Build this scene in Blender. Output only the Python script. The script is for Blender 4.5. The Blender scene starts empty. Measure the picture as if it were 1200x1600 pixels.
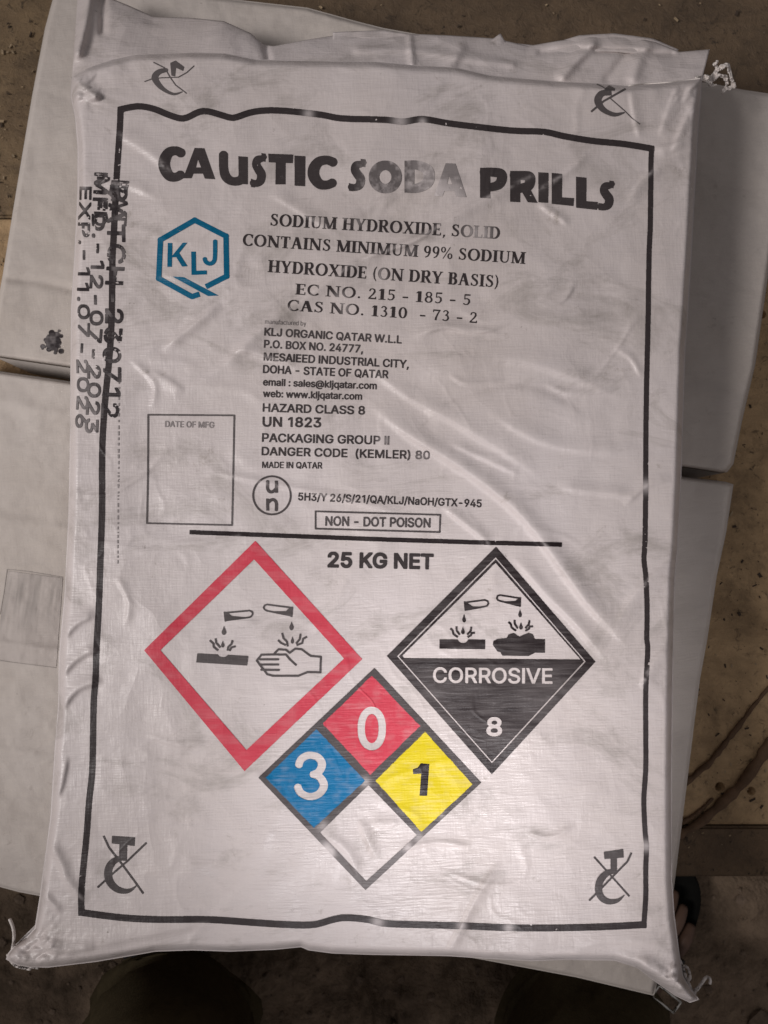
import bpy, bmesh, json, math, random
import numpy as np
from mathutils import Vector, Matrix

random.seed(7)
scene = bpy.context.scene

# ------------------------------------------------------------------ camera, world, lamps, exposure
TILT = math.radians(3.0)
CAM_Z = 0.60
FPX = 1164.0
cam_d = bpy.data.cameras.new("camera")
cam_d.sensor_fit = 'VERTICAL'
cam_d.sensor_height = 36.0
cam_d.lens = 36.0 * FPX / 1600.0
cam_d.clip_start = 0.01
cam_d.clip_end = 100.0
cam_d.dof.use_dof = True
cam_d.dof.focus_distance = 0.61
cam_d.dof.aperture_fstop = 9.0
cam = bpy.data.objects.new("camera", cam_d)
cam.location = (0, 0, CAM_Z)
cam.rotation_euler = (TILT, 0, 0)
scene.collection.objects.link(cam)
scene.camera = cam

world = bpy.data.worlds.new("World")
scene.world = world
world.use_nodes = True
bg = world.node_tree.nodes["Background"]
bg.inputs[0].default_value = (1.0, 0.94, 0.95, 1)
bg.inputs[1].default_value = 0.17


def area(name, loc, target, sx, sy, power, col):
    d = bpy.data.lights.new(name, 'AREA')
    d.shape = 'RECTANGLE'
    d.size, d.size_y = sx, sy
    d.energy = power
    d.color = col
    o = bpy.data.objects.new(name, d)
    o.location = loc
    v = Vector(target) - Vector(loc)
    o.rotation_euler = v.to_track_quat('-Z', 'Y').to_euler()
    scene.collection.objects.link(o)
    return o


# daylight from a doorway behind and to the left of the person
door = area("door_light", (-1.65, -0.30, 1.65), (0.06, 0.17, -0.05), 0.7, 0.8, 3.5, (1.0, 0.95, 0.93))
door.data.spread = math.radians(46)
# added narrow lamp, unseen, for the bright pool at the sack's near end
pool = area("added_pool_lamp", (0.05, -1.10, 1.30), (0.06, -0.215, 0), 0.12, 0.26, 0.30, (1.0, 0.96, 0.98))
pool.data.spread = math.radians(18.5)

scene.view_settings.view_transform = 'Standard'
scene.view_settings.look = 'None'
scene.view_settings.exposure = 0.0
scene.view_settings.gamma = 1.0
scene.view_settings.use_curve_mapping = False

# ------------------------------------------------------------------ helpers
COL = scene.collection


def proj(px, py, z):
    """point of the world at height z that stands on the sight line through the traced position"""
    px = np.asarray(px, float)
    py = np.asarray(py, float)
    z = np.asarray(z, float)
    dx = (px - 600.0) / FPX
    dy = -(py - 800.0) / FPX
    ry = dy * math.cos(TILT) + math.sin(TILT)
    rz = dy * math.sin(TILT) - math.cos(TILT)
    s = (z - CAM_Z) / rz
    return np.stack([dx * s, ry * s, z + 0 * s], -1)


def P(px, py, z):
    return Vector(proj(px, py, z).tolist())


def _hash(ix, iy, seed):
    h = (ix.astype(np.int64) * 374761393 + iy.astype(np.int64) * 668265263 + seed * 1442695041) & 0xffffffff
    h = ((h ^ (h >> 13)) * 1274126177) & 0xffffffff
    h = h ^ (h >> 16)
    return (h & 0xffff) / 65535.0


def vnoise(x, y, seed=0):
    ix = np.floor(x)
    iy = np.floor(y)
    fx = x - ix
    fy = y - iy
    fx = fx * fx * fx * (fx * (fx * 6 - 15) + 10)
    fy = fy * fy * fy * (fy * (fy * 6 - 15) + 10)
    a = _hash(ix, iy, seed)
    b = _hash(ix + 1, iy, seed)
    c = _hash(ix, iy + 1, seed)
    d = _hash(ix + 1, iy + 1, seed)
    return (a * (1 - fx) + b * fx) * (1 - fy) + (c * (1 - fx) + d * fx) * fy - 0.5


def fbm(x, y, seed=0, octaves=4, gain=0.5):
    t = 0
    amp = 1.0
    for k in range(octaves):
        t = t + amp * vnoise(x, y, seed + 17 * k)
        x = x * 2.03 + 13.1
        y = y * 2.03 + 7.7
        amp *= gain
    return t


def link(o, parent=None):
    COL.objects.link(o)
    if parent is not None:
        o.parent = parent
    return o


def tag(o, label=None, cat=None, group=None, kind=None):
    if label:
        o["label"] = label
    if cat:
        o["category"] = cat
    if group:
        o["group"] = group
    if kind:
        o["kind"] = kind
    return o


def empty(name, loc, label, cat, group=None):
    o = bpy.data.objects.new(name, None)
    o.empty_display_size = 0.05
    o.location = loc
    link(o)
    return tag(o, label, cat, group)


def mesh_np(name, verts, faces, mat, parent=None, smooth=True, origin=(0, 0, 0)):
    """faces: an (n,4) or (n,3) array or a list of index lists"""
    verts = np.asarray(verts, float) - np.asarray(origin, float)
    me = bpy.data.meshes.new(name)
    if isinstance(faces, np.ndarray):
        n, k = faces.shape
        me.vertices.add(len(verts))
        me.vertices.foreach_set("co", verts.astype(np.float32).ravel())
        me.loops.add(n * k)
        me.loops.foreach_set("vertex_index", faces.astype(np.int32).ravel())
        me.polygons.add(n)
        me.polygons.foreach_set("loop_start", np.arange(0, n * k, k, dtype=np.int32))
        me.update(calc_edges=True)
        me.validate()
    else:
        me.from_pydata(verts.tolist(), [], faces)
        me.update()
    if smooth:
        me.polygons.foreach_set("use_smooth", np.ones(len(me.polygons), dtype=bool))
    if mat:
        me.materials.append(mat)
    o = bpy.data.objects.new(name, me)
    return link(o, parent)


def bm_obj(name, bm, mat, parent=None, smooth=True, origin=(0, 0, 0)):
    me = bpy.data.meshes.new(name)
    bmesh.ops.recalc_face_normals(bm, faces=bm.faces[:])
    for v in bm.verts:
        v.co -= Vector(origin)
    bm.to_mesh(me)
    bm.free()
    for p in me.polygons:
        p.use_smooth = smooth
    if mat:
        me.materials.append(mat)
    o = bpy.data.objects.new(name, me)
    return link(o, parent)


def resample(pts, n, smooth=0):
    p = np.asarray(pts, float)
    if smooth:
        # centripetal-free Catmull-Rom densify
        q = []
        for i in range(len(p) - 1):
            p0 = p[max(i - 1, 0)]
            p1 = p[i]
            p2 = p[i + 1]
            p3 = p[min(i + 2, len(p) - 1)]
            for t in np.linspace(0, 1, 8, endpoint=False):
                q.append(0.5 * ((2 * p1) + (-p0 + p2) * t + (2 * p0 - 5 * p1 + 4 * p2 - p3) * t * t + (-p0 + 3 * p1 - 3 * p2 + p3) * t ** 3))
        q.append(p[-1])
        p = np.array(q)
    d = np.r_[0, np.cumsum(np.hypot(*(p[1:, :2] - p[:-1, :2]).T))]
    s = np.linspace(0, d[-1], n)
    return np.stack([np.interp(s, d, p[:, k]) for k in range(p.shape[1])], -1)


def seg_dist(X, Y, pts, closed=False):
    """distance to a polyline and the running parameter along it"""
    best = np.full(X.shape, 1e9)
    par = np.zeros(X.shape)
    side = np.zeros(X.shape)
    n = len(pts)
    rng = range(n if closed else n - 1)
    for i in rng:
        x0, y0 = pts[i][:2]
        x1, y1 = pts[(i + 1) % n][:2]
        dx, dy = x1 - x0, y1 - y0
        L = dx * dx + dy * dy + 1e-9
        t = np.clip(((X - x0) * dx + (Y - y0) * dy) / L, 0, 1)
        ex = X - (x0 + t * dx)
        ey = Y - (y0 + t * dy)
        d = np.hypot(ex, ey)
        m = d < best
        best = np.where(m, d, best)
        par = np.where(m, (i + t) / max(1, (n if closed else n - 1)), par)
        side = np.where(m, np.sign(dx * ey - dy * ex), side)
    return best, par, side


# ------------------------------------------------------------------ materials
def new_mat(name):
    m = bpy.data.materials.new(name)
    m.use_nodes = True
    nt = m.node_tree
    return m, nt, nt.nodes["Principled BSDF"]


def N(nt, t, **kw):
    n = nt.nodes.new(t)
    for k, v in kw.items():
        if k in n.inputs:
            n.inputs[k].default_value = v
        else:
            setattr(n, k, v)
    return n


def ramp(nt, src, stops):
    r = nt.nodes.new("ShaderNodeValToRGB")
    el = r.color_ramp.elements
    while len(el) > 1:
        el.remove(el[-1])
    el[0].position = stops[0][0]
    el[0].color = (*stops[0][1], 1) if len(stops[0][1]) == 3 else stops[0][1]
    for p, c in stops[1:]:
        e = el.new(p)
        e.color = (*c, 1)
    nt.links.new(src, r.inputs[0])
    return r.outputs[0]


def mixc(nt, fac, a, b, blend='MIX'):
    n = nt.nodes.new("ShaderNodeMix")
    n.data_type = 'RGBA'
    n.blend_type = blend
    for s, v in ((n.inputs[0], fac), (n.inputs[6], a), (n.inputs[7], b)):
        if hasattr(v, "is_linked"):
            nt.links.new(v, s)
        elif isinstance(v, (int, float)):
            s.default_value = v
        else:
            s.default_value = (*v, 1)
    return n.outputs[2]


def noise(nt, vec, scale, detail=4, rough=0.55, dist=0.0):
    n = N(nt, "ShaderNodeTexNoise", Scale=scale, Detail=detail, Roughness=rough, Distortion=dist)
    nt.links.new(vec, n.inputs["Vector"])
    return n.outputs["Fac"]


def mapping(nt, vec, scale=(1, 1, 1), rot=(0, 0, 0)):
    m = nt.nodes.new("ShaderNodeMapping")
    m.inputs["Scale"].default_value = scale
    m.inputs["Rotation"].default_value = rot
    nt.links.new(vec, m.inputs["Vector"])
    return m.outputs[0]


def weave_bump(nt, bsdf, vec, strength=0.3, rot=-0.03):
    """flat woven tapes pressed under a clear film: fine streaks along and across, plus crinkles"""
    v = mapping(nt, vec, (1, 1, 1), (0, 0, rot))
    a = noise(nt, mapping(nt, v, (60, 620, 1)), 1.0, 2, 0.5)
    b = noise(nt, mapping(nt, v, (520, 70, 1)), 1.0, 2, 0.5)
    c = noise(nt, v, 70.0, 5, 0.6, 0.6)
    d = noise(nt, v, 22.0, 3, 0.5, 1.2)
    m1 = N(nt, "ShaderNodeMath", operation='ADD')
    nt.links.new(a, m1.inputs[0])
    m0 = N(nt, "ShaderNodeMath", operation='MULTIPLY')
    m0.inputs[1].default_value = 0.45
    nt.links.new(b, m0.inputs[0])
    nt.links.new(m0.outputs[0], m1.inputs[1])
    bp = N(nt, "ShaderNodeBump", Strength=strength, Distance=0.0006)
    nt.links.new(m1.outputs[0], bp.inputs["Height"])
    bp2 = N(nt, "ShaderNodeBump", Strength=0.22, Distance=0.0016)
    nt.links.new(c, bp2.inputs["Height"])
    nt.links.new(bp.outputs[0], bp2.inputs["Normal"])
    bp3 = N(nt, "ShaderNodeBump", Strength=0.16, Distance=0.005)
    nt.links.new(d, bp3.inputs["Height"])
    nt.links.new(bp2.outputs[0], bp3.inputs["Normal"])
    w = N(nt, "ShaderNodeTexNoise", Scale=9.0, Detail=3)
    nt.links.new(v, w.inputs["Vector"])
    wv = N(nt, "ShaderNodeVectorMath", operation='MULTIPLY_ADD')
    nt.links.new(w.outputs["Color"], wv.inputs[0])
    wv.inputs[1].default_value = (0.09, 0.09, 0.0)
    nt.links.new(v, wv.inputs[2])
    last = bp3.outputs[0]
    for sc, st in ((17.0, 0.42), (44.0, 0.34)):
        vo = N(nt, "ShaderNodeTexVoronoi", feature='F1', Scale=sc)
        vo.voronoi_dimensions = '2D'
        nt.links.new(wv.outputs[0], vo.inputs["Vector"])
        mask = ramp(nt, noise(nt, mapping(nt, v, (1, 1, 1), (0, 0, sc)), 6.5, 2), [(0.42, (0, 0, 0)), (0.62, (1, 1, 1))])
        mm = N(nt, "ShaderNodeMath", operation='MULTIPLY')
        nt.links.new(vo.outputs["Distance"], mm.inputs[0])
        nt.links.new(mask, mm.inputs[1])
        bq = N(nt, "ShaderNodeBump", Strength=st, Distance=0.10 / sc)
        nt.links.new(mm.outputs[0], bq.inputs["Height"])
        nt.links.new(last, bq.inputs["Normal"])
        last = bq.outputs[0]
    nt.links.new(last, bsdf.inputs["Normal"])
    return a


SACK_WHITE = (0.60, 0.545, 0.54)


def sack_colour(nt, vec, white, dirt=1.0, rubbed=1.0):
    big = noise(nt, vec, 5.0, 5, 0.6)
    fine = noise(nt, mapping(nt, vec, (1, 1, 1)), 90.0, 4, 0.7)
    spots = noise(nt, vec, 38.0, 6, 0.75, 0.5)
    streak = noise(nt, mapping(nt, vec, (25, 300, 1)), 1.0, 3, 0.6)
    c = mixc(nt, ramp(nt, big, [(0.35, (0, 0, 0)), (0.75, (0.5 * dirt,) * 3)]), white, (white[0] * 0.86, white[1] * 0.83, white[2] * 0.78))
    c = mixc(nt, ramp(nt, streak, [(0.4, (0, 0, 0)), (0.8, (0.28,) * 3)]), c, (white[0] * 0.84, white[1] * 0.84, white[2] * 0.85))
    c = mixc(nt, ramp(nt, spots, [(0.63, (0, 0, 0)), (0.78, (0.55 * dirt,) * 3)]), c, (0.27, 0.23, 0.20))
    rub = noise(nt, mapping(nt, vec, (9, 16, 1)), 1.0, 7, 0.72, 1.0)
    c = mixc(nt, ramp(nt, rub, [(0.52, (0, 0, 0)), (0.72, (0.6 * dirt * rubbed,) * 3)]), c, (0.33, 0.295, 0.275))
    c = mixc(nt, ramp(nt, fine, [(0.70, (0, 0, 0)), (0.78, (0.6 * dirt,) * 3)]), c, (0.20, 0.17, 0.15))
    return c


def sack_mat(name, white, rough=0.36, dirt=1.0, rot=-0.03, bump=0.3, coat=0.15):
    m, nt, b = new_mat(name)
    tc = nt.nodes.new("ShaderNodeTexCoord")
    vec = tc.outputs["Object"]
    nt.links.new(sack_colour(nt, vec, white, dirt, 1.0 if coat else 0.35), b.inputs["Base Color"])
    st = weave_bump(nt, b, vec, bump, rot)
    r = ramp(nt, noise(nt, vec, 30, 3), [(0.3, (rough - 0.07,) * 3), (0.7, (rough + 0.12,) * 3)])
    nt.links.new(r, b.inputs["Roughness"])
    b.inputs["Specular IOR Level"].default_value = 0.5 if coat else 0.25
    b.inputs["Coat Weight"].default_value = coat
    b.inputs["Coat Roughness"].default_value = 0.22
    nt.links.new(b.inputs["Normal"].links[0].from_socket, b.inputs["Coat Normal"])
    return m


def ink_mat(name, col, rough=0.42, base=None):
    """ink printed on the sack: rubbed thin where the attribute 'ink' is low"""
    m, nt, b = new_mat(name)
    tc = nt.nodes.new("ShaderNodeTexCoord")
    vec = tc.outputs["Object"]
    at = N(nt, "ShaderNodeAttribute", attribute_name="ink")
    n1 = noise(nt, mapping(nt, vec, (120, 420, 1)), 1.0, 3, 0.65)
    n2 = noise(nt, vec, 260.0, 3, 0.7)
    wear = ramp(nt, n1, [(0.22, (0.96,) * 3), (0.42, (1, 1, 1))])
    wear2 = ramp(nt, n2, [(0.25, (0.93,) * 3), (0.36, (1, 1, 1))])
    mu = N(nt, "ShaderNodeMath", operation='MULTIPLY')
    nt.links.new(wear, mu.inputs[0])
    nt.links.new(wear2, mu.inputs[1])
    mu2 = N(nt, "ShaderNodeMath", operation='MULTIPLY')
    nt.links.new(mu.outputs[0], mu2.inputs[0])
    nt.links.new(at.outputs["Fac"], mu2.inputs[1])
    c = mixc(nt, mu2.outputs[0], base or SACK_WHITE, col)
    nt.links.new(c, b.inputs["Base Color"])
    weave_bump(nt, b, vec, 0.55)
    b.inputs["Roughness"].default_value = rough
    b.inputs["Specular IOR Level"].default_value = 0.22
    return m


def simple_mat(name, col, rough=0.6, var=0.25, scale=40, bump=0.2, metal=0.0, bdist=0.002, spec=0.35):
    m, nt, b = new_mat(name)
    b.inputs["Specular IOR Level"].default_value = spec
    tc = nt.nodes.new("ShaderNodeTexCoord")
    vec = tc.outputs["Object"]
    f = noise(nt, vec, scale, 5, 0.6)
    c = ramp(nt, f, [(0.25, tuple(x * (1 - var) for x in col)), (0.75, tuple(min(1, x * (1 + var)) for x in col))])
    nt.links.new(c, b.inputs["Base Color"])
    b.inputs["Roughness"].default_value = rough
    b.inputs["Metallic"].default_value = metal
    bp = N(nt, "ShaderNodeBump", Strength=bump, Distance=bdist)
    nt.links.new(noise(nt, vec, scale * 3, 5, 0.6), bp.inputs["Height"])
    nt.links.new(bp.outputs[0], b.inputs["Normal"])
    return m


def wood_mat(name, base, dark):
    m, nt, b = new_mat(name)
    tc = nt.nodes.new("ShaderNodeTexCoord")
    vec = tc.outputs["Object"]
    grain = noise(nt, mapping(nt, vec, (5, 70, 5)), 1.0, 6, 0.7, 1.2)
    blot = noise(nt, vec, 11.0, 7, 0.68, 0.6)
    speck = noise(nt, vec, 85.0, 5, 0.75, 0.8)
    speck2 = noise(nt, mapping(nt, vec, (30, 75, 30)), 1.0, 4, 0.7)
    c = mixc(nt, ramp(nt, grain, [(0.4, (0, 0, 0)), (0.75, (0.6,) * 3)]), base, tuple(0.68 * x for x in base))
    c = mixc(nt, ramp(nt, blot, [(0.40, (0, 0, 0)), (0.66, (0.9,) * 3)]), c, dark)
    c = mixc(nt, ramp(nt, speck, [(0.58, (0, 0, 0)), (0.68, (0.9,) * 3)]), c, tuple(0.35 * x for x in dark))
    c = mixc(nt, ramp(nt, speck2, [(0.66, (0, 0, 0)), (0.74, (0.7,) * 3)]), c, tuple(0.4 * x for x in dark))
    soil = noise(nt, vec, 30.0, 8, 0.78, 0.3)
    c = mixc(nt, ramp(nt, soil, [(0.50, (0, 0, 0)), (0.66, (0.55,) * 3)]), c, tuple(0.55 * x for x in dark))
    light = noise(nt, vec, 120.0, 3, 0.7)
    c = mixc(nt, ramp(nt, light, [(0.72, (0, 0, 0)), (0.77, (0.5,) * 3)]), c, (0.5, 0.42, 0.32))
    nt.links.new(c, b.inputs["Base Color"])
    b.inputs["Roughness"].default_value = 0.75
    bp = N(nt, "ShaderNodeBump", Strength=0.9, Distance=0.003)
    nt.links.new(speck, bp.inputs["Height"])
    bp2 = N(nt, "ShaderNodeBump", Strength=0.4, Distance=0.0015)
    nt.links.new(grain, bp2.inputs["Height"])
    nt.links.new(bp.outputs[0], bp2.inputs["Normal"])
    nt.links.new(bp2.outputs[0], b.inputs["Normal"])
    return m


M_SACK = sack_mat("white_woven_film", SACK_WHITE, 0.46, 1.5, bump=0.6, coat=0.10)
M_LOWER = sack_mat("white_woven_dusty", (0.56, 0.51, 0.475), 0.72, 1.35, -0.15, 0.55, 0.0)
M_BLACK = ink_mat("black_ink", (0.020, 0.014, 0.015))
M_STAMP = ink_mat("stamp_ink", (0.030, 0.024, 0.026))
M_FAINT = ink_mat("faint_grey_ink", (0.10, 0.09, 0.09))
M_PANEL = ink_mat("faint_panel_ink", (0.10, 0.09, 0.085), 0.72, (0.50, 0.45, 0.42))
M_RED = ink_mat("red_ink", (0.56, 0.055, 0.085))
M_BLUE = ink_mat("blue_ink", (0.0, 0.145, 0.33))
M_TEAL = ink_mat("emblem_blue_ink", (0.0, 0.105, 0.20))
M_YELLOW = ink_mat("yellow_ink", (0.66, 0.53, 0.010))
M_THREAD = simple_mat("white_thread", (0.62, 0.57, 0.54), 0.8, 0.1)
M_WOOD = wood_mat("worn_board", (0.60, 0.41, 0.225), (0.29, 0.19, 0.10))
M_WOOD_L = wood_mat("gritty_board", (0.27, 0.185, 0.10), (0.13, 0.085, 0.048))
M_WOOD_SHADE = wood_mat("shaded_board", (0.15, 0.10, 0.058), (0.085, 0.056, 0.033))  # shade at the upper right, put into the wood colour
M_WOOD_M = wood_mat("brown_board", (0.20, 0.13, 0.072), (0.11, 0.07, 0.04))
M_TWIG = simple_mat("dry_stalk", (0.14, 0.085, 0.05), 0.85, 0.4, 60, 0.5)
M_EARTH = simple_mat("earth", (0.23, 0.168, 0.118), 0.95, 0.62, 17, 1.0, 0, 0.012, spec=0.1)
M_CLOD = simple_mat("earth_clod", (0.20, 0.146, 0.105), 0.95, 0.5, 50, 0.7, 0, 0.004)
M_CHIP = simple_mat("wood_chip", (0.36, 0.27, 0.17), 0.8, 0.5, 90)
M_GRIT = simple_mat("dark_grit", (0.06, 0.042, 0.03), 0.9, 0.4, 90)
M_TROUSER = simple_mat("dark_olive_cloth", (0.085, 0.066, 0.038), 0.95, 0.2, 120, 0.4, spec=0.05)
M_SKIN = simple_mat("brown_skin", (0.14, 0.082, 0.058), 0.5, 0.15, 60, 0.2)
M_NAIL = simple_mat("toe_nail", (0.34, 0.24, 0.19), 0.35, 0.1, 60, 0.05)
M_RUBBER = simple_mat("black_rubber", (0.006, 0.006, 0.005), 0.7, 0.3, 60, 0.2, spec=0.12)
M_STRAP = simple_mat("grey_black_strap", (0.022, 0.025, 0.029), 0.45, 0.3, 80, 0.3, spec=0.3)
M_METAL = simple_mat("buckle_metal", (0.70, 0.68, 0.64), 0.25, 0.1, 80, 0.05, 1.0)


# ------------------------------------------------------------------ ground
gx = np.linspace(-3.0, 3.0, 420)
gy = np.linspace(-3.0, 3.0, 420)
# finer near the visible strip
gx = np.sign(gx) * (np.abs(gx) / 3.0) ** 1.6 * 3.0
gy = np.sign(gy) * (np.abs(gy) / 3.0) ** 1.6 * 3.0 - 0.45
GX, GY = np.meshgrid(gx, gy)
GROUND_Z = -0.50


def ground_h(X, Y):
    h = 0.030 * fbm(X * 3, Y * 3, 3, 3) + 0.014 * fbm(X * 14, Y * 14, 5, 4, 0.55)
    r = np.abs(fbm(X * 26, Y * 26, 9, 3, 0.6))
    return GROUND_Z + h - 0.006 * np.exp(-(r / 0.06) ** 2)


GZ = ground_h(GX, GY)


def grid_faces(nu, nv):
    i = np.arange(nu * nv).reshape(nv, nu)
    return np.stack([i[:-1, :-1], i[:-1, 1:], i[1:, 1:], i[1:, :-1]], -1).reshape(-1, 4)


g = mesh_np("ground", np.stack([GX, GY, GZ], -1).reshape(-1, 3), grid_faces(420, 420), M_EARTH)
tag(g, "bare brown earth with clods around the wooden platform", "ground", kind="structure")

# loose clods, one uncountable scatter
rng = np.random.default_rng(4)


def lumps(name, spots, mat, kind_label, cat, flat=0.6):
    V = []
    F = []
    for (x, y, z, r) in spots:
        bm = bmesh.new()
        bmesh.ops.create_icosphere(bm, subdivisions=1, radius=1.0)
        s = Vector((rng.uniform(.7, 1.3), rng.uniform(.7, 1.3), rng.uniform(.7, 1.1) * flat)) * r
        a = rng.uniform(0, 6.28)
        R = Matrix.Rotation(a, 3, 'Z')
        b0 = len(V)
        for v in bm.verts:
            k = rng.uniform(.75, 1.15)
            q = R @ Vector((v.co.x * s.x * k, v.co.y * s.y * k, v.co.z * s.z * k))
            V.append((x + q.x, y + q.y, z + q.z))
        for f in bm.faces:
            F.append([b0 + v.index for v in f.verts])
        bm.free()
    o = mesh_np(name, V, F, mat, smooth=False)
    return tag(o, kind_label, cat, kind="stuff")


sp = []
for k in range(800):
    x = rng.uniform(-0.75, 0.75)
    y = rng.uniform(-0.78, -0.36)
    z = float(ground_h(np.array([x]), np.array([y]))[0])
    r = rng.gamma(1.6, 0.0016) + 0.0012
    sp.append((x, y, z + r * 0.05, r))
lumps("earth_clods", sp, M_CLOD, "loose clods and crumbs of dry earth on the ground", "clods")

# ------------------------------------------------------------------ wooden platform
TABLE_Z = -0.190
edge_y = P(1100, 1372, TABLE_Z).y
seam_y = P(1100, 1291, TABLE_Z).y
plat = empty("wooden_platform", (0, 0, GROUND_Z), "worn brown wooden platform of wide boards under all the sacks", "platform")


def board(name, x0, x1, y0, y1, z0, z1, mat, holes=(), nx=60, ny=12):
    bm = bmesh.new()
    bmesh.ops.create_cube(bm, size=1.0)
    for v in bm.verts:
        v.co = Vector((x0 if v.co.x < 0 else x1, y0 if v.co.y < 0 else y1, z0 if v.co.z < 0 else z1))
    bmesh.ops.bevel(bm, geom=bm.edges[:], offset=0.0025, segments=2, affect='EDGES')
    o = bm_obj(name, bm, mat, None, smooth=False)
    if holes:
        cut = bmesh.new()
        for (hx, hy, r) in holes:
            bmesh.ops.create_cone(cut, cap_ends=True, segments=14, radius1=r, radius2=r * 1.1, depth=0.04,
                                  matrix=Matrix.Translation((hx, hy, z1)))
        co = bm_obj("cutter", cut, None)
        md = o.modifiers.new("holes", 'BOOLEAN')
        md.object = co
        md.operation = 'DIFFERENCE'
        dg = bpy.context.evaluated_depsgraph_get()
        me = bpy.data.meshes.new_from_object(o.evaluated_get(dg))
        o.modifiers.clear()
        o.data = me
        bpy.data.objects.remove(co)
    me = o.data
    for v in me.vertices:
        v.co -= Vector((0, 0, GROUND_Z))
    o.parent = plat
    return o


def hole(px, py, rpx):
    p = P(px, py, TABLE_Z)
    return (p.x, p.y, rpx * 0.79 / FPX)


board("board", -0.95, 0.95, seam_y + 0.0012, 0.36, TABLE_Z - 0.035, TABLE_Z, M_WOOD,
      [hole(1125, 1230, 7.5), hole(1174, 1236, 6.5), hole(1190, 491, 7), hole(1040, 20, 3)])
board("front_plank", -0.95, 0.95, edge_y, seam_y - 0.0012, TABLE_Z - 0.037, TABLE_Z - 0.002, M_WOOD_M)
board("back_plank", -0.95, -0.252, 0.3625, 0.9, TABLE_Z - 0.035, TABLE_Z - 0.0015, M_WOOD_L)
board("back_plank", -0.25, 0.95, 0.3625, 0.9, TABLE_Z - 0.035, TABLE_Z - 0.0025, M_WOOD_SHADE)  # right piece is darker only to carry the shade in its colour
for x in (-0.75, 0.0, 0.75):
    board("bearer", x - 0.05, x + 0.05, edge_y + 0.06, 0.85, GROUND_Z - 0.03, TABLE_Z - 0.0375, M_WOOD)


# ------------------------------------------------------------------ sacks
def coons(top, right, bottom, left, nu, nv):
    """top: TL->TR, bottom: BL->BR, left: TL->BL, right: TR->BR"""
    T = resample(top, nu)
    B = resample(bottom, nu)
    L = resample(left, nv)
    R = resample(right, nv)
    u = np.linspace(0, 1, nu)[None, :, None]
    v = np.linspace(0, 1, nv)[:, None, None]
    c = (1 - v) * T[None] + v * B[None] + (1 - u) * L[:, None] + u * R[:, None] \
        - ((1 - u) * (1 - v) * T[0] + u * (1 - v) * T[-1] + (1 - u) * v * B[0] + u * v * B[-1])
    return c


def make_sack_body(name, edges, z_top, half, R, relief, nu, nv, mat, parent, origin, expo=2.0):
    top, right, bottom, left = edges
    c = coons(top, right, bottom, left, nu, nv)
    px, py = c[..., 0], c[..., 1]
    z = sack_height(px, py, edges, z_top, half, R, relief, expo)
    up = proj(px, py, z)
    zr = z_top - half
    lowz = 2 * zr - (z_top + (z - z_top) * 1.0)
    lowz = np.where(True, np.minimum(lowz, zr), lowz)
    lowz = np.maximum(lowz, z_top - 2 * half)
    lo = up.copy()
    lo[..., 2] = lowz
    lo[0], lo[-1], lo[:, 0], lo[:, -1] = up[0], up[-1], up[:, 0], up[:, -1]
    V = np.concatenate([up.reshape(-1, 3), lo.reshape(-1, 3)])
    f = grid_faces(nu, nv)
    n = nu * nv
    # share the rim
    idx = np.arange(n).reshape(nv, nu)
    low = idx + n
    low[0], low[-1], low[:, 0], low[:, -1] = idx[0], idx[-1], idx[:, 0], idx[:, -1]
    lf = low.ravel()[f][:, ::-1]
    F = np.concatenate([f[:, ::-1], lf])
    o = mesh_np(name, V, F, mat, parent, True, origin)
    return o


def outline_of(edges):
    top, right, bottom, left = [np.asarray(e, float) for e in edges]
    return np.concatenate([top, right[1:], bottom[::-1][1:], left[::-1][1:-1]])


def sack_height(px, py, edges, z_top, half, R, relief, expo=2.0):
    pts = outline_of(edges)
    d, _, _ = seg_dist(px, py, pts, closed=True)
    k = np.clip(d * (0.62 / FPX) / R, 0, 1)
    prof = (1 - (1 - k) ** expo) ** (1.0 / expo)
    fade = np.clip(k * 1.4, 0, 1)
    return z_top - half * (1 - prof) + relief(px, py) * fade


# ---- two sacks lying crosswise below
UP_E = ([(85, -48), (340, -4), (480, 12), (560, 34), (600, 44), (690, 60), (850, 90), (1120, 132), (1160, 140), (1240, 152)],
        [(1240, 152), (1215, 330), (1193, 480), (1180, 570), (1160, 655), (1146, 725), (1136, 738)],
        [(-20, 550), (-10, 557), (0, 559), (110, 575), (600, 655), (1066, 730), (1125, 739), (1136, 738)],
        [(85, -48), (82, 0), (70, 45), (50, 150), (25, 300), (4, 430), (-14, 530), (-20, 550)])
LO_E = ([(-90, 566), (0, 580), (110, 596), (600, 673), (1065, 744), (1135, 753), (1146, 757)],
        [(1146, 757), (1135, 830), (1120, 900), (1105, 1000), (1094, 1060), (1085, 1130), (1074, 1220), (1064, 1300), (1054, 1380), (1042, 1470), (1022, 1556)],
        [(-90, 1378), (0, 1386), (30, 1394), (62, 1400), (400, 1448), (740, 1497), (900, 1527), (1022, 1556)],
        [(-90, 566), (-95, 900), (-90, 1378)])


def relief_upper(px, py):
    h = 0.004 * fbm(px / 140, py / 140, 21, 3) + 0.0012 * fbm(px / 30, py / 30, 22, 3)
    d, _, _ = seg_dist(px, py, [(0, 432), (60, 440), (115, 452)])
    return h - 0.0025 * np.exp(-(d / 7) ** 2)


def relief_lower(px, py):
    h = 0.004 * fbm(px / 150, py / 150, 31, 3) + 0.0012 * fbm(px / 30, py / 30, 32, 3)
    for pts, a, w in (([(0, 625), (60, 640), (110, 648)], 0.0012, 9), ([(0, 1005), (50, 1012), (95, 1018)], 0.002, 8),
                      ([(0, 1170), (40, 1178), (85, 1186)], 0.0018, 10), ([(0, 812), (60, 820), (105, 826)], 0.0012, 8)):
        d, _, _ = seg_dist(px, py, pts)
        h = h + a * np.exp(-(d / w) ** 2)
    return h


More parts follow.
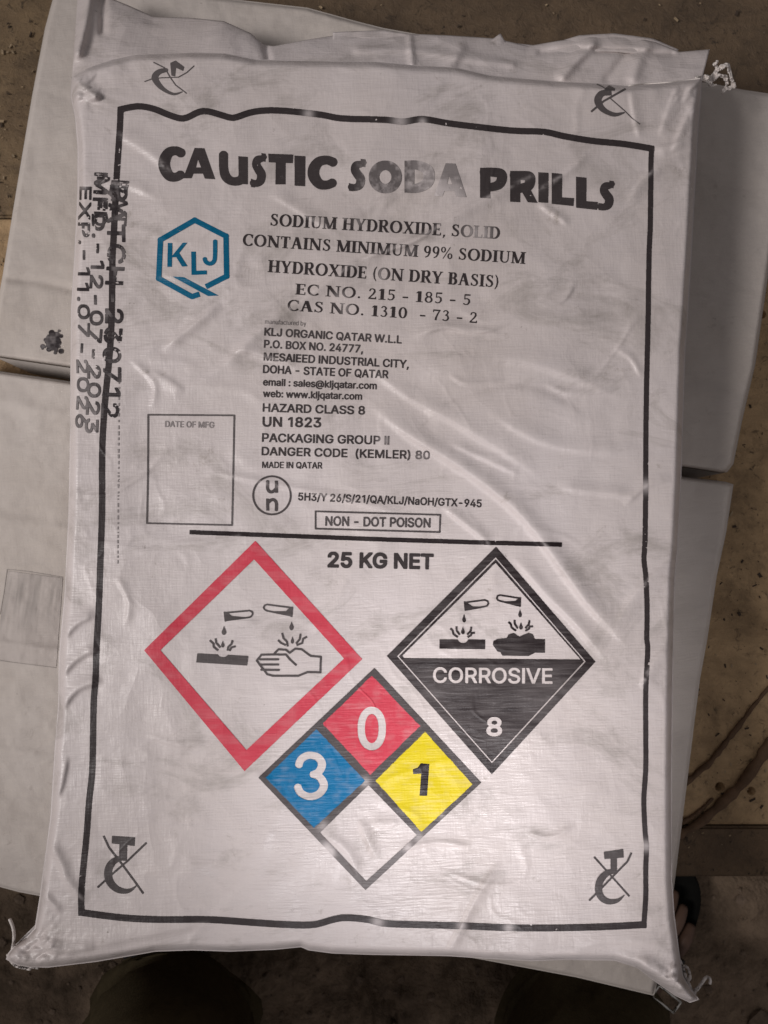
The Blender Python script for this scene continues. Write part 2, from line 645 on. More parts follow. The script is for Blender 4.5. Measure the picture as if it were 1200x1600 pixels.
LOW_TOP = -0.100
B1 = (0.1, 0.15, TABLE_Z)
s1 = empty("white_sack", B1, "dusty white sack with black ink blot, crosswise under the printed sack's upper half", "sack", "white sacks lying crosswise")
make_sack_body("sack_body", UP_E, LOW_TOP, 0.045, 0.004, relief_upper, 420, 260, M_LOWER, s1, B1, 3.0)
B2 = (0.0, -0.15, TABLE_Z)
s2 = empty("white_sack", B2, "dusty white sack with faint grey panel, crosswise under the printed sack's lower half", "sack", "white sacks lying crosswise")
make_sack_body("sack_body", LO_E, LOW_TOP, 0.045, 0.004, relief_lower, 420, 300, M_LOWER, s2, B2, 3.0)

# ---- the printed sack on top
TOP_E = ([(112, 120), (128, 110), (145, 102), (175, 92), (212, 84), (300, 81), (350, 82), (400, 92), (475, 94), (587, 95), (650, 101), (712, 104), (762, 116),
          (800, 120), (869, 126), (931, 129), (981, 133), (1040, 128), (1098, 121)],
         [(1098, 121), (1092, 200), (1086, 300), (1081, 400), (1076, 480), (1071, 550), (1065, 740), (1060, 850), (1055, 905), (1052, 1050),
          (1050, 1200), (1050, 1370), (1054, 1430), (1062, 1490), (1068, 1525), (1080, 1545), (1093, 1562)],
         [(9, 1499), (25, 1508), (45, 1512), (75, 1512), (150, 1503), (220, 1491), (242, 1487), (300, 1485), (360, 1487), (430, 1484), (470, 1480),
          (482, 1485), (520, 1490), (580, 1492), (700, 1494), (760, 1498), (830, 1502), (880, 1500), (960, 1501), (995, 1512), (1025, 1535), (1055, 1556), (1078, 1567), (1093, 1562)],
         [(112, 120), (110, 150), (117, 185), (121, 230), (121, 300), (116, 400), (111, 480), (110, 575), (109, 700), (107, 800), (101, 925),
          (92, 1025), (91, 1100), (85, 1175), (82, 1225), (79, 1275), (70, 1340), (62, 1400), (54, 1450), (40, 1466), (22, 1478), (12, 1490), (9, 1499)])

CREASES = [
    # polyline, height (m), width px
    ([(575, 628), (640, 680), (700, 716), (760, 758), (810, 800), (850, 848), (885, 897), (925, 950), (985, 1010)], 0.0038, 13),
    ([(560, 560), (640, 620), (705, 655), (780, 700), (850, 745)], 0.0018, 14),
    ([(700, 690), (760, 718), (812, 742)], 0.0014, 7),
    ([(690, 790), (735, 825), (770, 855)], 0.0020, 8),
    ([(800, 865), (850, 925), (900, 975), (950, 1035)], 0.0022, 10),
    ([(760, 640), (850, 690), (950, 705), (1000, 695)], 0.0016, 13),
    ([(610, 600), (700, 575), (800, 560), (900, 590), (985, 625)], 0.0018, 15),
    ([(640, 650), (740, 610), (830, 600), (930, 650)], -0.0014, 16),
    ([(880, 252), (800, 290), (725, 328), (655, 372), (560, 408), (470, 470), (400, 520), (345, 575), (288, 612)], 0.0024, 10),
    ([(288, 612), (265, 596), (235, 580)], 0.0012, 9),
    ([(345, 474), (300, 508), (252, 548)], 0.0022, 8),
    ([(360, 545), (400, 552), (470, 575)], 0.0016, 8),
    ([(560, 405), (640, 380), (690, 350)], 0.0016, 7),
    ([(620, 300), (560, 330), (520, 350)], 0.0016, 9),
    ([(730, 275), (680, 282), (640, 278)], 0.0014, 8),
    ([(920, 240), (870, 280), (835, 300)], 0.0014, 6),
    ([(840, 318), (870, 338), (890, 352)], 0.0016, 6),
    ([(320, 735), (400, 752), (500, 772), (620, 800)], 0.0012, 6),
    ([(250, 853), (320, 848), (390, 836)], 0.0011, 6),
    ([(95, 1110), (120, 1078), (160, 1062)], 0.0022, 9),
    ([(92, 1060), (120, 1030), (155, 1012)], 0.0020, 9),
    ([(98, 1000), (120, 975), (150, 960)], 0.0016, 8),
    ([(82, 1250), (95, 1230), (105, 1180)], 0.0016, 8),
    ([(72, 1310), (95, 1350), (105, 1380), (135, 1410)], 0.0022, 8),
    ([(60, 1390), (80, 1412), (96, 1428)], 0.0016, 6),
    ([(780, 1345), (745, 1400), (720, 1450), (692, 1500)], 0.0016, 7),
    ([(640, 530), (690, 512), (745, 520), (800, 505)], 0.0013, 5),
    ([(850, 600), (890, 615), (960, 612)], 0.0012, 5),
    ([(700, 585), (730, 600), (790, 596)], 0.0012, 5),
    ([(960, 545), (985, 560), (1002, 590)], 0.0011, 5),
    ([(840, 480), (880, 470), (900, 440)], 0.0010, 5),
    ([(620, 1330), (680, 1318), (740, 1325)], 0.0011, 5),
    ([(820, 1300), (860, 1310), (900, 1290)], 0.0010, 5),
    ([(230, 1150), (280, 1165), (330, 1160)], 0.0009, 5),
    ([(180, 900), (200, 940), (195, 980)], 0.0010, 5),
    ([(200, 560), (240, 600), (235, 640)], 0.0010, 5),
    ([(562, 1280), (572, 1310), (590, 1345)], 0.0012, 8),
    ([(580, 1285), (600, 1290), (625, 1285)], 0.0009, 7),
    ([(500, 1300), (540, 1330), (560, 1370)], 0.0013, 8),
    ([(1095, 150), (1070, 190), (1050, 240)], 0.0022, 8),
    ([(1092, 210), (1060, 225), (1020, 235)], 0.0024, 10),
    ([(1085, 240), (1050, 250), (1010, 275), (980, 320)], 0.0014, 8),
    ([(1060, 130), (1045, 170), (1030, 215)], 0.0016, 7),
    ([(985, 135), (990, 175), (1000, 220)], 0.0013, 7),
    ([(112, 150), (135, 152), (158, 155)], 0.0030, 9),
    ([(112, 120), (135, 140), (158, 155)], 0.0024, 7),
    ([(116, 300), (150, 285), (200, 290), (250, 310)], 0.0013, 10),
    ([(180, 205), (230, 235), (270, 270)], 0.0016, 14),
    ([(1055, 880), (1020, 900), (985, 940), (960, 990)], 0.0018, 12),
    ([(1050, 1010), (1025, 1030), (1000, 1075)], 0.0018, 11),
    ([(975, 790), (1010, 760), (1050, 750)], 0.0014, 8),
    ([(870, 760), (900, 765), (990, 775)], 0.0016, 9),
    ([(990, 1500), (1030, 1520), (1075, 1555)], 0.0030, 9),
    ([(1060, 1500), (1050, 1525), (1078, 1555)], 0.0026, 8),
    ([(60, 1470), (90, 1485), (150, 1480)], 0.0026, 10),
    ([(130, 1480), (220, 1462), (330, 1440)], 0.0016, 14),
    ([(20, 1492), (50, 1480), (80, 1440)], -0.0026, 8),
    ([(900, 1480), (960, 1470), (1040, 1478)], 0.0014, 12),
    ([(420, 300), (470, 330), (520, 360)], 0.0010, 9),
    ([(700, 470), (760, 500), (850, 495), (960, 520)], 0.0015, 16),
    ([(650, 530), (700, 510), (780, 520)], 0.0012, 9),
]


def relief_top(px, py):
    h = 0.0045 * fbm(px / 330 + 3.1, py / 330 + 1.7, 41, 2) + 0.0022 * fbm(px / 120, py / 120, 43, 2)
    h = h + 0.0004 * fbm(px / 34, py / 34, 44, 2)
    # faint random ridges, as film has when it is folded and flattened
    wx = px + 60 * fbm(px / 160, py / 160, 45, 2)
    wy = py + 60 * fbm(px / 160, py / 160, 46, 2)
    r = np.abs(fbm(wx / 210 + wy / 500, wy / 130, 47, 2))
    h = h + 0.0006 * np.exp(-(r / 0.05) ** 2) * np.clip(0.5 + 3 * fbm(px / 200, py / 200, 50, 2), 0, 1)
    r = np.abs(fbm(wx / 90 - wy / 300, wy / 75, 48, 2))
    h = h + 0.0003 * np.exp(-(r / 0.05) ** 2) * np.clip(0.3 + 3 * fbm(px / 150, py / 150, 51, 2), 0, 1)
    for pts, a, w in CREASES:
        p = resample(pts, 18, 1)
        x0, y0 = p.min(0) - 4 * w
        x1, y1 = p.max(0) + 4 * w
        m = (px > x0) & (px < x1) & (py > y0) & (py < y1)
        if not m.any():
            continue
        d, t, s = seg_dist(px[m], py[m], p)
        env = np.clip(np.minimum(t, 1 - t) * 5, 0, 1)
        w2 = np.where(s > 0, w * 0.5, w * 1.35)
        h[m] += 1.25 * a * env * np.exp(-(d / w2) ** 2)
    # crumpled ears at the two lower corners and the pinched upper corners
    for cx, cy, r in ((30, 1490, 60), (1075, 1545, 55), (118, 125, 40), (1085, 130, 45)):
        e = np.exp(-((px - cx) ** 2 + (py - cy) ** 2) / r ** 2)
        h = h + e * (0.009 * np.abs(fbm(px / 26 + py / 60, py / 22, 52, 3)) - 0.002)
    return h


TOP_Z = 0.0
TOP_HALF, TOP_R, TOP_EXPO = 0.048, 0.007, 2.4


def ztop(px, py):
    return sack_height(px, py, TOP_E, TOP_Z, TOP_HALF, TOP_R, relief_top, TOP_EXPO)


B0 = (0.0, 0.0, LOW_TOP)
sack = empty("printed_sack", B0, "white sack printed CAUSTIC SODA PRILLS with hazard diamonds, lying on two plain sacks", "sack")
make_sack_body("sack_body", TOP_E, TOP_Z, TOP_HALF, TOP_R, relief_top, 420, 580, M_SACK, sack, B0, TOP_EXPO)


# ---- folded top flap
def strip(name, upper, lower, zfun, nu, nv, mat, parent, origin, thick=0.0012):
    U = resample(upper, nu)
    L = resample(lower, nu)
    v = np.linspace(0, 1, nv)[:, None, None]
    c = U[None] * (1 - v) + L[None] * v
    px, py = c[..., 0], c[..., 1]
    vv = np.broadcast_to(v[..., 0], px.shape)
    uu = np.broadcast_to(np.linspace(0, 1, nu)[None, :], px.shape)
    z = zfun(px, py, uu, vv)
    a = proj(px, py, z)
    b = a.copy()
    b[..., 2] -= thick
    n = nu * nv
    f = grid_faces(nu, nv)
    i = np.arange(n).reshape(nv, nu)
    rim = []
    loop = list(i[0, :]) + list(i[1:, -1]) + list(i[-1, ::-1][1:]) + list(i[::-1, 0][1:-1])
    for k in range(len(loop)):
        p, q = loop[k], loop[(k + 1) % len(loop)]
        rim.append((p, q, q + n, p + n))
    F = np.concatenate([f[:, ::-1], f + n, np.array(rim)])
    return mesh_np(name, np.concatenate([a.reshape(-1, 3), b.reshape(-1, 3)]), F, mat, parent, True, origin)


FLAP_UP = [(122, -14), (145, -16), (165, -6), (200, 8), (240, 26), (300, 28), (350, 33), (392, 52), (412, 70), (428, 72), (480, 62), (537, 53), (644, 53),
           (700, 55), (775, 60), (825, 72), (870, 64), (912, 58), (975, 56), (1025, 66), (1062, 81), (1109, 77)]
FLAP_LO = [(112, 128), (128, 120), (150, 112), (180, 104), (215, 94), (300, 89), (350, 90), (420, 98), (475, 101), (587, 102), (650, 108), (712, 112), (762, 124),
           (800, 128), (869, 133), (931, 136), (981, 139), (1040, 134), (1096, 128)]


def flap_z(px, py, u, v):
    h = -0.056 + 0.022 * v ** 0.7
    h = h + 0.0045 * fbm(px / 90, py / 60, 61, 2) + 0.0012 * fbm(px / 30 + py / 60, py / 60, 63, 2)
    for pts, a, w in (([(140, -10), (132, 40), (122, 82)], 0.008, 9), ([(161, -10), (160, 50)], -0.006, 6),
                      ([(880, 118), (900, 95), (925, 70)], 0.006, 9), ([(990, 120), (1000, 90), (1012, 70)], 0.005, 10),
                      ([(950, 125), (975, 90)], -0.004, 8), ([(415, 72), (420, 98)], -0.006, 5), ([(700, 110), (720, 75)], 0.004, 9),
                      ([(560, 78), (640, 76), (740, 92), (800, 100)], 0.003, 7), ([(845, 82), (900, 76), (960, 80), (1050, 84)], -0.004, 5),
                      ([(640, 54), (644, 98)], 0.004, 5)):
        d, _, _ = seg_dist(px, py, pts)
        h = h + a * np.exp(-(d / w) ** 2)
    return h


strip("top_flap", FLAP_UP, FLAP_LO, flap_z, 320, 40, M_SACK, sack, B0)


# ---- second layer of the folded mouth behind the flap
def back_z(px, py, u, v):
    return -0.056 + 0.006 * v + 0.005 * fbm(px / 70, py / 40, 71, 3)


strip("mouth_fold", [(520, 50), (600, 47), (690, 61), (760, 68), (782, 52), (790, 66), (850, 72), (905, 55), (960, 52), (1020, 60), (1060, 77)],
      [(520, 70), (600, 75), (690, 85), (760, 88), (782, 88), (800, 88), (850, 90), (905, 80), (960, 80), (1020, 86), (1058, 92)], back_z, 160, 10, M_SACK, sack, B0)


def tube_bm(bm, pts, radii, seg=8):
    pts = [Vector(p) for p in pts]
    rings = []
    for i, p in enumerate(pts):
        t = (pts[min(i + 1, len(pts) - 1)] - pts[max(i - 1, 0)]).normalized()
        a = t.orthogonal().normalized() if i == 0 else (prev - t * prev.dot(t)).normalized()
        prev = a
        b = t.cross(a)
        r = radii[i] if hasattr(radii, "__len__") else radii
        rings.append([bm.verts.new(p + (a * math.cos(6.2832 * k / seg) + b * math.sin(6.2832 * k / seg)) * r) for k in range(seg)])
    for r0, r1 in zip(rings[:-1], rings[1:]):
        for k in range(seg):
            bm.faces.new((r0[k], r0[(k + 1) % seg], r1[(k + 1) % seg], r1[k]))
    bm.faces.new(rings[0][::-1])
    bm.faces.new(rings[-1])


def thread(name, strands, z, r, parent, origin):
    bm = bmesh.new()
    for pts in strands:
        q = resample([(p[0], p[1], 0) for p in pts], 24, 1)
        w = [P(a, b, z + 0.004 * math.sin(k * 0.9 + a)) for k, (a, b, _) in enumerate(q)]
        tube_bm(bm, w, r, 6)
    return bm_obj(name, bm, M_THREAD, parent, True, origin)


thread("loose_thread", [[(1062, 1500), (1070, 1520), (1074, 1540), (1082, 1552), (1090, 1545), (1098, 1534), (1104, 1526), (1110, 1530), (1109, 1537)],
                        [(1068, 1520), (1080, 1545), (1084, 1556)], [(1085, 1560), (1086, 1548), (1092, 1542)],
                        [(1066, 1510), (1074, 1512), (1078, 1528), (1070, 1532), (1066, 1520)]], -0.046, 0.0013, sack, B0)
thread("stitch_thread", [[(982, 134), (1005, 131), (1030, 130), (1060, 127), (1094, 123)]], -0.028, 0.0006, sack, B0)
thread("corner_thread", [[(14, 1497), (20, 1480), (22, 1462), (20, 1448), (15, 1436)], [(18, 1494), (30, 1506), (60, 1512)], [(12, 1492), (24, 1508), (48, 1514)]], -0.044, 0.0013, sack, B0)


# ------------------------------------------------------------------ print: every mark is rasterised flat, contoured and laid on the fabric
# plain sans letter outlines: advance width, then closed outlines (cap height 1000)
GLYPHS = json.loads("".join('''

{"(":[537,[[175,406,178,481,185,557,198,636,214,715,235,792,259,867,286,938,315,1002,347,1060,464,1060,431,989,402,917,375,842,352,766,333,691,317,616,306,543,300,473,297,406,299,346,305,286,315,225,329,163,347,99,370,32,397,-38,428,-111,464,-189,347,-189,295,-91,252,7,219,107,195,208,180,307]]],
")":[537,[[73,-189,110,-110,142,-35,169,35,191,102,209,167,222,229,232,289,238,348,240,406,237,473,231,543,219,616,204,691,185,766,162,842,136,917,106,989,73,1060,190,1060,222,1002,251,938,279,867,303,792,323,715,340,636,352,557,359,480,362,406,357,306,342,205,317,105,284,5,241,-93,190,-189]]],
",":[369,[[74,-235,133,140,269,140,166,-235]]],"-":[891,[[662,481,662,369,224,369,224,481]]],
".":[369,[[187,-9,164,-6,143,3,124,17,109,36,100,57,97,81,100,104,109,126,124,144,143,159,164,168,187,170,211,168,232,159,251,144,266,126,274,104,277,81,274,57,266,36,251,17,232,3,211,-6]]],
"/":[490,[[462,1047,140,-150,28,-150,350,1047]]],
"0":[891,[[446,-13,375,-7,312,14,255,47,207,94,167,152,135,223,112,305,99,397,94,499,99,602,113,694,136,776,168,847,208,906,256,952,312,986,375,1007,446,1013,516,1007,579,986,635,952,683,906,723,847,755,776,778,694,792,602,797,499,792,397,778,305,755,223,724,152,684,94,636,47,580,14,516,-7],
[446,97,492,103,534,118,570,145,602,181,628,227,649,283,664,347,673,419,676,499,673,581,664,653,649,717,628,773,602,819,570,855,534,882,492,898,446,903,399,898,357,882,320,855,289,819,263,773,242,717,227,653,218,581,215,499,218,419,227,347,242,283,263,227,289,181,320,145,357,118,399,103]]],
"1":[760,[[542,1000,542,0,417,0,417,881,411,881,169,703,169,839,390,1000]]],
"2":[891,[[126,0,126,93,460,450,496,488,528,523,555,555,577,585,596,614,611,642,621,670,627,700,630,730,627,764,618,795,605,823,586,847,564,867,537,883,507,894,475,901,440,903,402,901,369,893,339,880,312,862,290,839,273,813,260,782,252,749,250,711,129,711,133,769,147,822,169,869,200,912,237,947,281,976,331,997,384,1009,442,1013,500,1009,553,997,601,976,644,948,680,915,710,875,732,831,745,783,749,732,747,695,740,660,729,624,713,588,690,550,660,508,624,463,578,411,525,353,300,119,300,111,765,111,765,0]]],
"3":[891,[[428,-13,369,-10,313,1,261,19,213,44,172,75,138,113,111,156,94,205,86,259,215,259,221,226,232,197,249,171,270,149,295,131,325,116,357,106,392,100,430,98,469,100,506,108,541,119,571,136,597,157,618,183,634,212,644,246,647,285,644,320,635,354,621,386,601,414,574,439,540,459,499,474,451,484,395,487,308,487,308,588,566,881,566,889,137,889,137,1000,732,1000,732,905,415,547,415,568,486,570,549,562,606,542,655,514,696,479,729,437,753,390,768,339,772,285,768,229,753,177,728,130,695,88,655,53,607,24,553,3,493,-9]]],
"4":[891,[[78,207,78,311,485,1000,611,1000,213,326,213,319,812,319,812,207],[554,0,554,238,554,287,554,624,674,624,674,0]]],
"5":[891,[[435,-13,377,-10,324,2,275,22,231,48,194,80,163,118,139,161,124,207,117,256,240,256,245,227,256,200,271,175,291,153,314,134,341,118,370,107,401,100,435,98,474,101,510,111,543,127,572,148,597,174,617,205,632,240,641,278,644,319,641,360,632,399,616,435,596,466,570,493,540,515,506,531,469,541,428,544,395,542,362,537,329,528,299,515,273,500,252,483,132,497,189,1000,720,1000,720,889,296,889,263,593,268,593,291,611,318,626,349,639,382,648,416,654,451,656,495,653,538,645,578,631,615,612,648,589,678,561,705,529,727,493,745,454,758,412,766,368,768,321,764,259,749,201,725,149,693,102,653,62,607,30,554,6,497,-9]]],
"6":[891,[[445,-13,385,-9,330,5,280,29,235,61,197,100,166,146,143,199,129,256,125,318,128,367,139,417,157,470,183,527,221,594,270,669,496,1000,633,1000,297,513,286,513,296,532,309,549,324,565,342,580,362,593,385,603,409,611,434,616,462,617,520,613,573,600,621,579,663,550,698,514,727,471,748,423,760,368,764,309,760,249,746,193,723,143,692,98,654,59,609,28,559,5,504,-9],
[445,95,482,98,517,108,548,123,575,144,599,169,618,199,632,233,641,269,644,309,641,349,632,386,618,419,599,449,575,474,548,494,517,509,482,518,445,521,408,518,373,510,342,495,314,474,290,450,271,420,257,387,248,351,246,311,248,271,257,234,271,200,290,170,314,144,342,123,373,108,408,98]]],
"7":[891,[[191,0,636,881,636,889,122,889,122,1000,768,1000,768,882,324,0]]],
"8":[891,[[445,-13,380,-9,321,3,266,22,219,49,178,82,146,121,121,166,107,214,102,266,105,307,113,346,128,384,147,418,171,448,199,474,230,495,264,511,300,520,300,525,254,542,215,569,182,605,158,648,143,696,138,748,143,797,156,842,178,884,208,921,244,953,287,979,335,998,388,1010,445,1013,501,1010,554,998,602,979,644,953,681,921,710,884,733,842,746,797,750,748,745,696,731,649,706,605,674,569,635,542,591,525,591,520,626,511,659,495,690,474,718,448,742,418,761,384,776,346,785,307,788,266,783,214,768,166,744,121,711,82,671,49,623,22,569,3,509,-9],
[445,97,487,99,526,106,560,118,590,135,615,155,635,180,650,208,659,239,662,272,659,308,649,341,634,371,612,397,587,420,556,438,522,452,485,460,445,462,404,460,367,452,333,438,302,420,276,397,255,371,239,341,230,308,227,272,230,239,239,208,253,180,274,155,299,135,329,118,364,106,402,99],
[445,569,479,571,510,579,539,590,564,606,586,626,604,650,617,677,625,706,628,738,625,770,617,800,605,826,587,849,566,868,541,884,512,895,480,902,445,904,410,902,378,895,349,884,323,868,302,849,284,826,271,800,264,770,261,738,264,706,271,677,284,650,302,626,323,606,349,590,379,579,410,571]]],
"9":[891,[[444,1013,504,1009,559,995,610,971,654,939,692,900,723,854,746,801,760,744,764,682,761,633,750,583,733,530,706,473,668,406,619,331,394,0,256,0,593,487,604,487,594,468,581,451,565,435,547,420,527,407,505,397,481,389,455,384,428,383,370,387,317,400,269,421,227,450,192,486,163,529,142,577,129,632,125,691,129,752,143,807,166,858,198,903,235,941,280,972,330,995,385,1009],
[444,905,408,902,374,892,342,877,314,856,291,831,272,801,258,767,249,731,246,691,249,651,258,614,272,581,291,551,314,526,342,506,374,491,408,482,444,479,482,482,516,490,548,505,575,526,599,550,618,580,632,613,641,649,644,689,641,729,632,766,618,800,599,830,576,856,548,877,517,892,482,902]]],
":":[369,[[187,-9,164,-6,143,3,124,17,109,36,100,57,97,81,100,104,109,126,124,144,143,159,164,168,187,170,211,168,232,159,251,144,266,126,274,104,277,81,274,57,266,36,251,17,232,3,211,-6],
[187,532,164,535,143,544,124,558,109,577,100,598,97,621,100,645,109,667,124,685,143,700,164,709,187,711,211,709,232,700,251,685,266,667,274,645,277,621,274,598,266,577,251,558,232,544,211,535]]],
"@":[1329,[[699,-266,603,-261,516,-247,435,-224,362,-192,298,-152,241,-103,192,-47,152,18,120,91,97,171,84,258,79,352,84,444,98,529,121,608,153,680,193,745,241,802,298,851,361,892,432,924,510,948,595,962,686,966,774,962,855,947,929,922,995,889,1054,849,1105,801,1149,747,1185,689,1213,627,1233,560,1245,493,1249,423,1248,375,1245,327,1241,279,1233,233,1222,189,1208,149,1189,113,1166,82,1138,56,1103,36,1063,25,1015,21,989,22,963,26,936,33,911,42,887,54,866,70,849,88,838,110,831,134,826,134,811,107,791,81,763,58,730,40,689,29,642,25,586,30,536,45,493,69,456,103,425,143,401,190,384,242,374,298,370,358,374,417,386,471,406,520,433,565,466,602,505,633,549,656,597,670,648,674,689,672,725,664,757,651,783,635,803,618,818,601,824,601,824,658,931,658,931,217,933,191,941,167,953,146,970,129,992,119,1018,116,1048,120,1074,131,1094,149,1110,175,1123,208,1132,250,1138,299,1141,357,1142,423,1139,481,1130,537,1114,591,1092,642,1063,690,1028,734,986,773,939,806,884,833,823,853,756,865,683,869,608,865,540,853,476,834,419,807,367,773,322,731,283,683,251,628,225,567,207,500,196,428,192,350,196,270,207,197,225,130,251,69,284,15,323,-33,370,-73,424,-107,484,-133,550,-152,623,-164,703,-168,739,-167,774,-163,809,-158,842,-151,873,-143,901,-135,925,-128,946,-121,962,-115,991,-210,969,-219,943,-227,912,-236,879,-244,844,-251,808,-257,771,-262,734,-265],
[648,128,688,130,723,139,752,154,776,174,795,200,810,233,821,270,827,314,829,363,827,413,820,455,809,489,793,517,773,538,749,554,720,565,687,571,650,573,615,570,584,561,556,545,532,524,512,499,496,469,484,436,477,401,475,363,477,322,483,284,493,247,507,213,525,184,548,160,576,142,609,131]]],
"A":[943,[[32,0,396,1000,543,1000,910,0,777,0,564,595,551,634,536,680,519,732,501,791,480,861,456,940,482,940,458,860,437,789,418,729,402,677,387,633,374,595,167,0],
[216,279,216,391,727,391,727,279]]],
"B":[897,[[118,0,118,1000,474,1000,539,996,597,984,646,964,688,938,722,906,749,869,767,827,779,783,783,735,780,695,773,660,760,629,743,603,724,581,700,562,675,547,648,534,619,524,619,515,651,510,682,499,714,483,743,460,769,432,791,399,808,361,818,317,821,268,818,219,806,173,787,131,759,94,722,62,677,35,623,16,558,4,485,0],
[245,112,481,112,552,117,607,132,648,157,676,189,693,226,699,268,696,301,687,332,673,361,654,388,630,410,601,429,567,443,530,451,488,454,245,454],
[245,561,468,561,503,563,536,570,566,582,593,598,616,618,635,642,649,669,658,699,660,732,655,773,640,811,614,843,578,868,531,883,472,888,245,888]]],
"C":[1003,[[526,-13,442,-6,366,14,295,49,233,96,180,156,137,227,105,308,86,399,79,499,86,600,105,691,137,773,180,844,233,903,295,951,366,986,442,1006,526,1013,575,1011,623,1004,669,991,712,974,753,952,790,926,824,896,854,861,880,822,902,780,918,734,930,685,803,685,793,718,781,748,765,776,747,800,726,822,702,842,677,859,649,872,620,883,589,890,558,894,526,896,466,891,411,875,361,850,316,814,277,769,246,715,222,652,208,580,203,499,208,419,222,347,246,284,278,230,316,185,361,150,412,124,467,109,526,104,558,106,589,110,620,118,649,128,677,142,702,158,726,178,747,200,765,225,781,252,793,283,803,315,930,315,918,266,902,220,881,178,855,140,825,105,791,74,753,48,713,26,669,9,623,-3,576,-11]]],
"D":[987,[[430,0,189,0,189,112,422,112,499,117,567,133,625,159,674,194,714,239,745,293,767,355,780,425,785,502,780,578,767,647,745,709,715,762,676,806,628,842,572,867,507,883,434,888,183,888,183,1000,443,1000,536,993,619,973,693,940,757,895,810,838,852,769,883,689,901,601,907,502,901,403,883,313,852,233,809,164,755,106,689,60,613,27,527,7],
[245,1000,245,0,118,0,118,1000]]],"E":[823,[[118,0,118,1000,732,1000,732,888,245,888,245,562,699,562,699,450,245,450,245,112,738,112,738,0]]],
"F":[806,[[118,0,118,1000,726,1000,726,888,245,888,245,547,681,547,681,435,245,435,245,0]]],
"G":[1023,[[528,-13,443,-6,365,14,294,49,231,97,179,156,136,227,104,309,85,399,79,499,85,600,104,691,136,773,179,844,231,903,293,951,362,986,438,1006,521,1013,572,1011,622,1003,669,990,714,972,755,950,793,922,827,891,857,857,883,818,904,777,921,733,932,685,802,685,791,717,777,746,761,773,743,797,723,820,700,839,675,856,649,870,620,882,589,890,556,894,521,896,464,891,410,876,360,850,315,815,277,770,246,715,222,652,208,580,203,499,208,419,222,348,246,285,278,231,317,186,362,150,413,125,469,109,528,104,582,108,632,120,678,140,718,167,751,201,779,242,799,289,811,341,815,398,854,391,556,391,556,503,940,503,940,393,934,315,916,243,886,179,846,122,798,75,740,37,676,9,605,-8]]],
"H":[1016,[[118,0,118,1000,245,1000,245,568,771,568,771,1000,898,1000,898,0,771,0,771,456,245,456,245,0]]],"I":[330,[[95,0,95,1000,235,1000,235,0]]],
"J":[779,[[364,-13,281,-5,209,21,148,64,102,124,74,197,65,286,65,340,192,340,192,286,197,229,213,183,239,146,274,119,315,103,364,98,411,103,453,119,487,146,513,183,529,229,534,286,534,1000,661,1000,661,286,652,197,624,124,578,64,518,21,446,-5]]],
"K":[917,[[205,286,205,425,228,455,251,484,273,513,296,541,319,569,343,596,367,623,391,650,416,677,715,1000,881,1000,454,542,448,543],
[118,0,118,1000,245,1000,245,657,244,442,245,380,245,0],[732,0,369,509,448,608,882,0]]],"L":[772,[[118,0,118,1000,245,1000,245,112,710,112,710,0]]],
"M":[1235,[[118,0,118,1000,298,1000,545,368,551,352,558,333,565,312,572,290,580,266,588,241,596,215,604,190,612,165,619,140,626,117,632,96,604,96,611,116,617,139,625,162,633,187,640,213,649,238,657,264,665,288,672,311,680,332,687,351,693,368,936,1000,1116,1000,1116,0,991,0,991,572,991,594,991,617,992,643,992,669,992,697,993,725,994,754,994,783,995,812,996,841,996,870,997,899,1008,899,998,868,989,836,978,805,968,773,957,743,947,713,937,685,928,658,919,633,910,610,903,589,896,572,672,0,562,0,335,572,328,589,321,609,313,631,304,655,295,682,285,710,275,739,264,770,254,801,243,834,232,866,220,899,234,899,234,873,235,846,236,818,237,789,237,760,238,731,238,702,238,673,239,646,239,619,240,595,240,572,240,0]]],
"N":[1029,[[118,0,118,1000,268,1000,674,359,686,341,699,320,713,296,728,270,745,241,762,210,779,177,796,143,813,108,796,105,792,142,790,178,788,213,786,247,785,279,785,309,784,337,784,362,784,383,784,1000,911,1000,911,0,760,0,397,570,381,596,365,623,349,650,331,680,312,713,291,749,268,790,241,836,211,889,234,892,236,844,238,798,240,754,242,714,243,678,244,645,245,616,245,592,246,572,246,0]]],
"O":[1048,[[525,-13,442,-6,366,14,296,49,233,96,181,156,137,227,105,308,86,399,79,499,86,600,105,691,137,773,181,844,233,903,296,951,366,986,442,1006,525,1013,608,1006,684,986,754,951,816,903,869,844,912,773,944,691,963,600,969,499,963,399,944,308,912,227,869,156,816,96,754,49,684,14,608,-6],
[525,104,583,109,637,124,687,149,732,184,771,229,803,283,827,347,841,419,846,499,841,581,827,653,803,717,771,771,732,816,687,851,637,876,583,891,525,896,467,891,413,876,362,850,317,815,278,770,246,716,222,653,208,580,203,499,208,419,222,347,246,284,278,229,317,185,362,150,413,124,467,109]]],
"P":[874,[[118,0,118,1000,462,1000,535,995,599,981,653,958,699,927,737,889,766,845,787,795,799,741,803,683,799,626,787,572,766,522,737,477,699,439,653,407,599,384,535,370,462,365,215,365,215,477,457,477,506,479,548,488,584,503,613,523,637,548,655,577,667,610,675,645,677,683,675,722,667,757,655,789,637,818,613,842,584,862,548,877,505,886,456,889,245,889,245,0]]],
"Q":[1048,[[482,313,615,313,726,166,754,128,921,-94,788,-94,679,52,651,90],
[525,-13,442,-6,366,14,296,49,233,96,181,156,137,227,105,308,86,399,79,499,86,600,105,691,137,773,181,844,233,903,296,951,366,986,442,1006,525,1013,608,1006,684,986,754,951,816,903,869,844,912,773,944,691,963,600,969,499,963,399,944,308,912,227,869,156,816,96,754,49,684,14,608,-6],
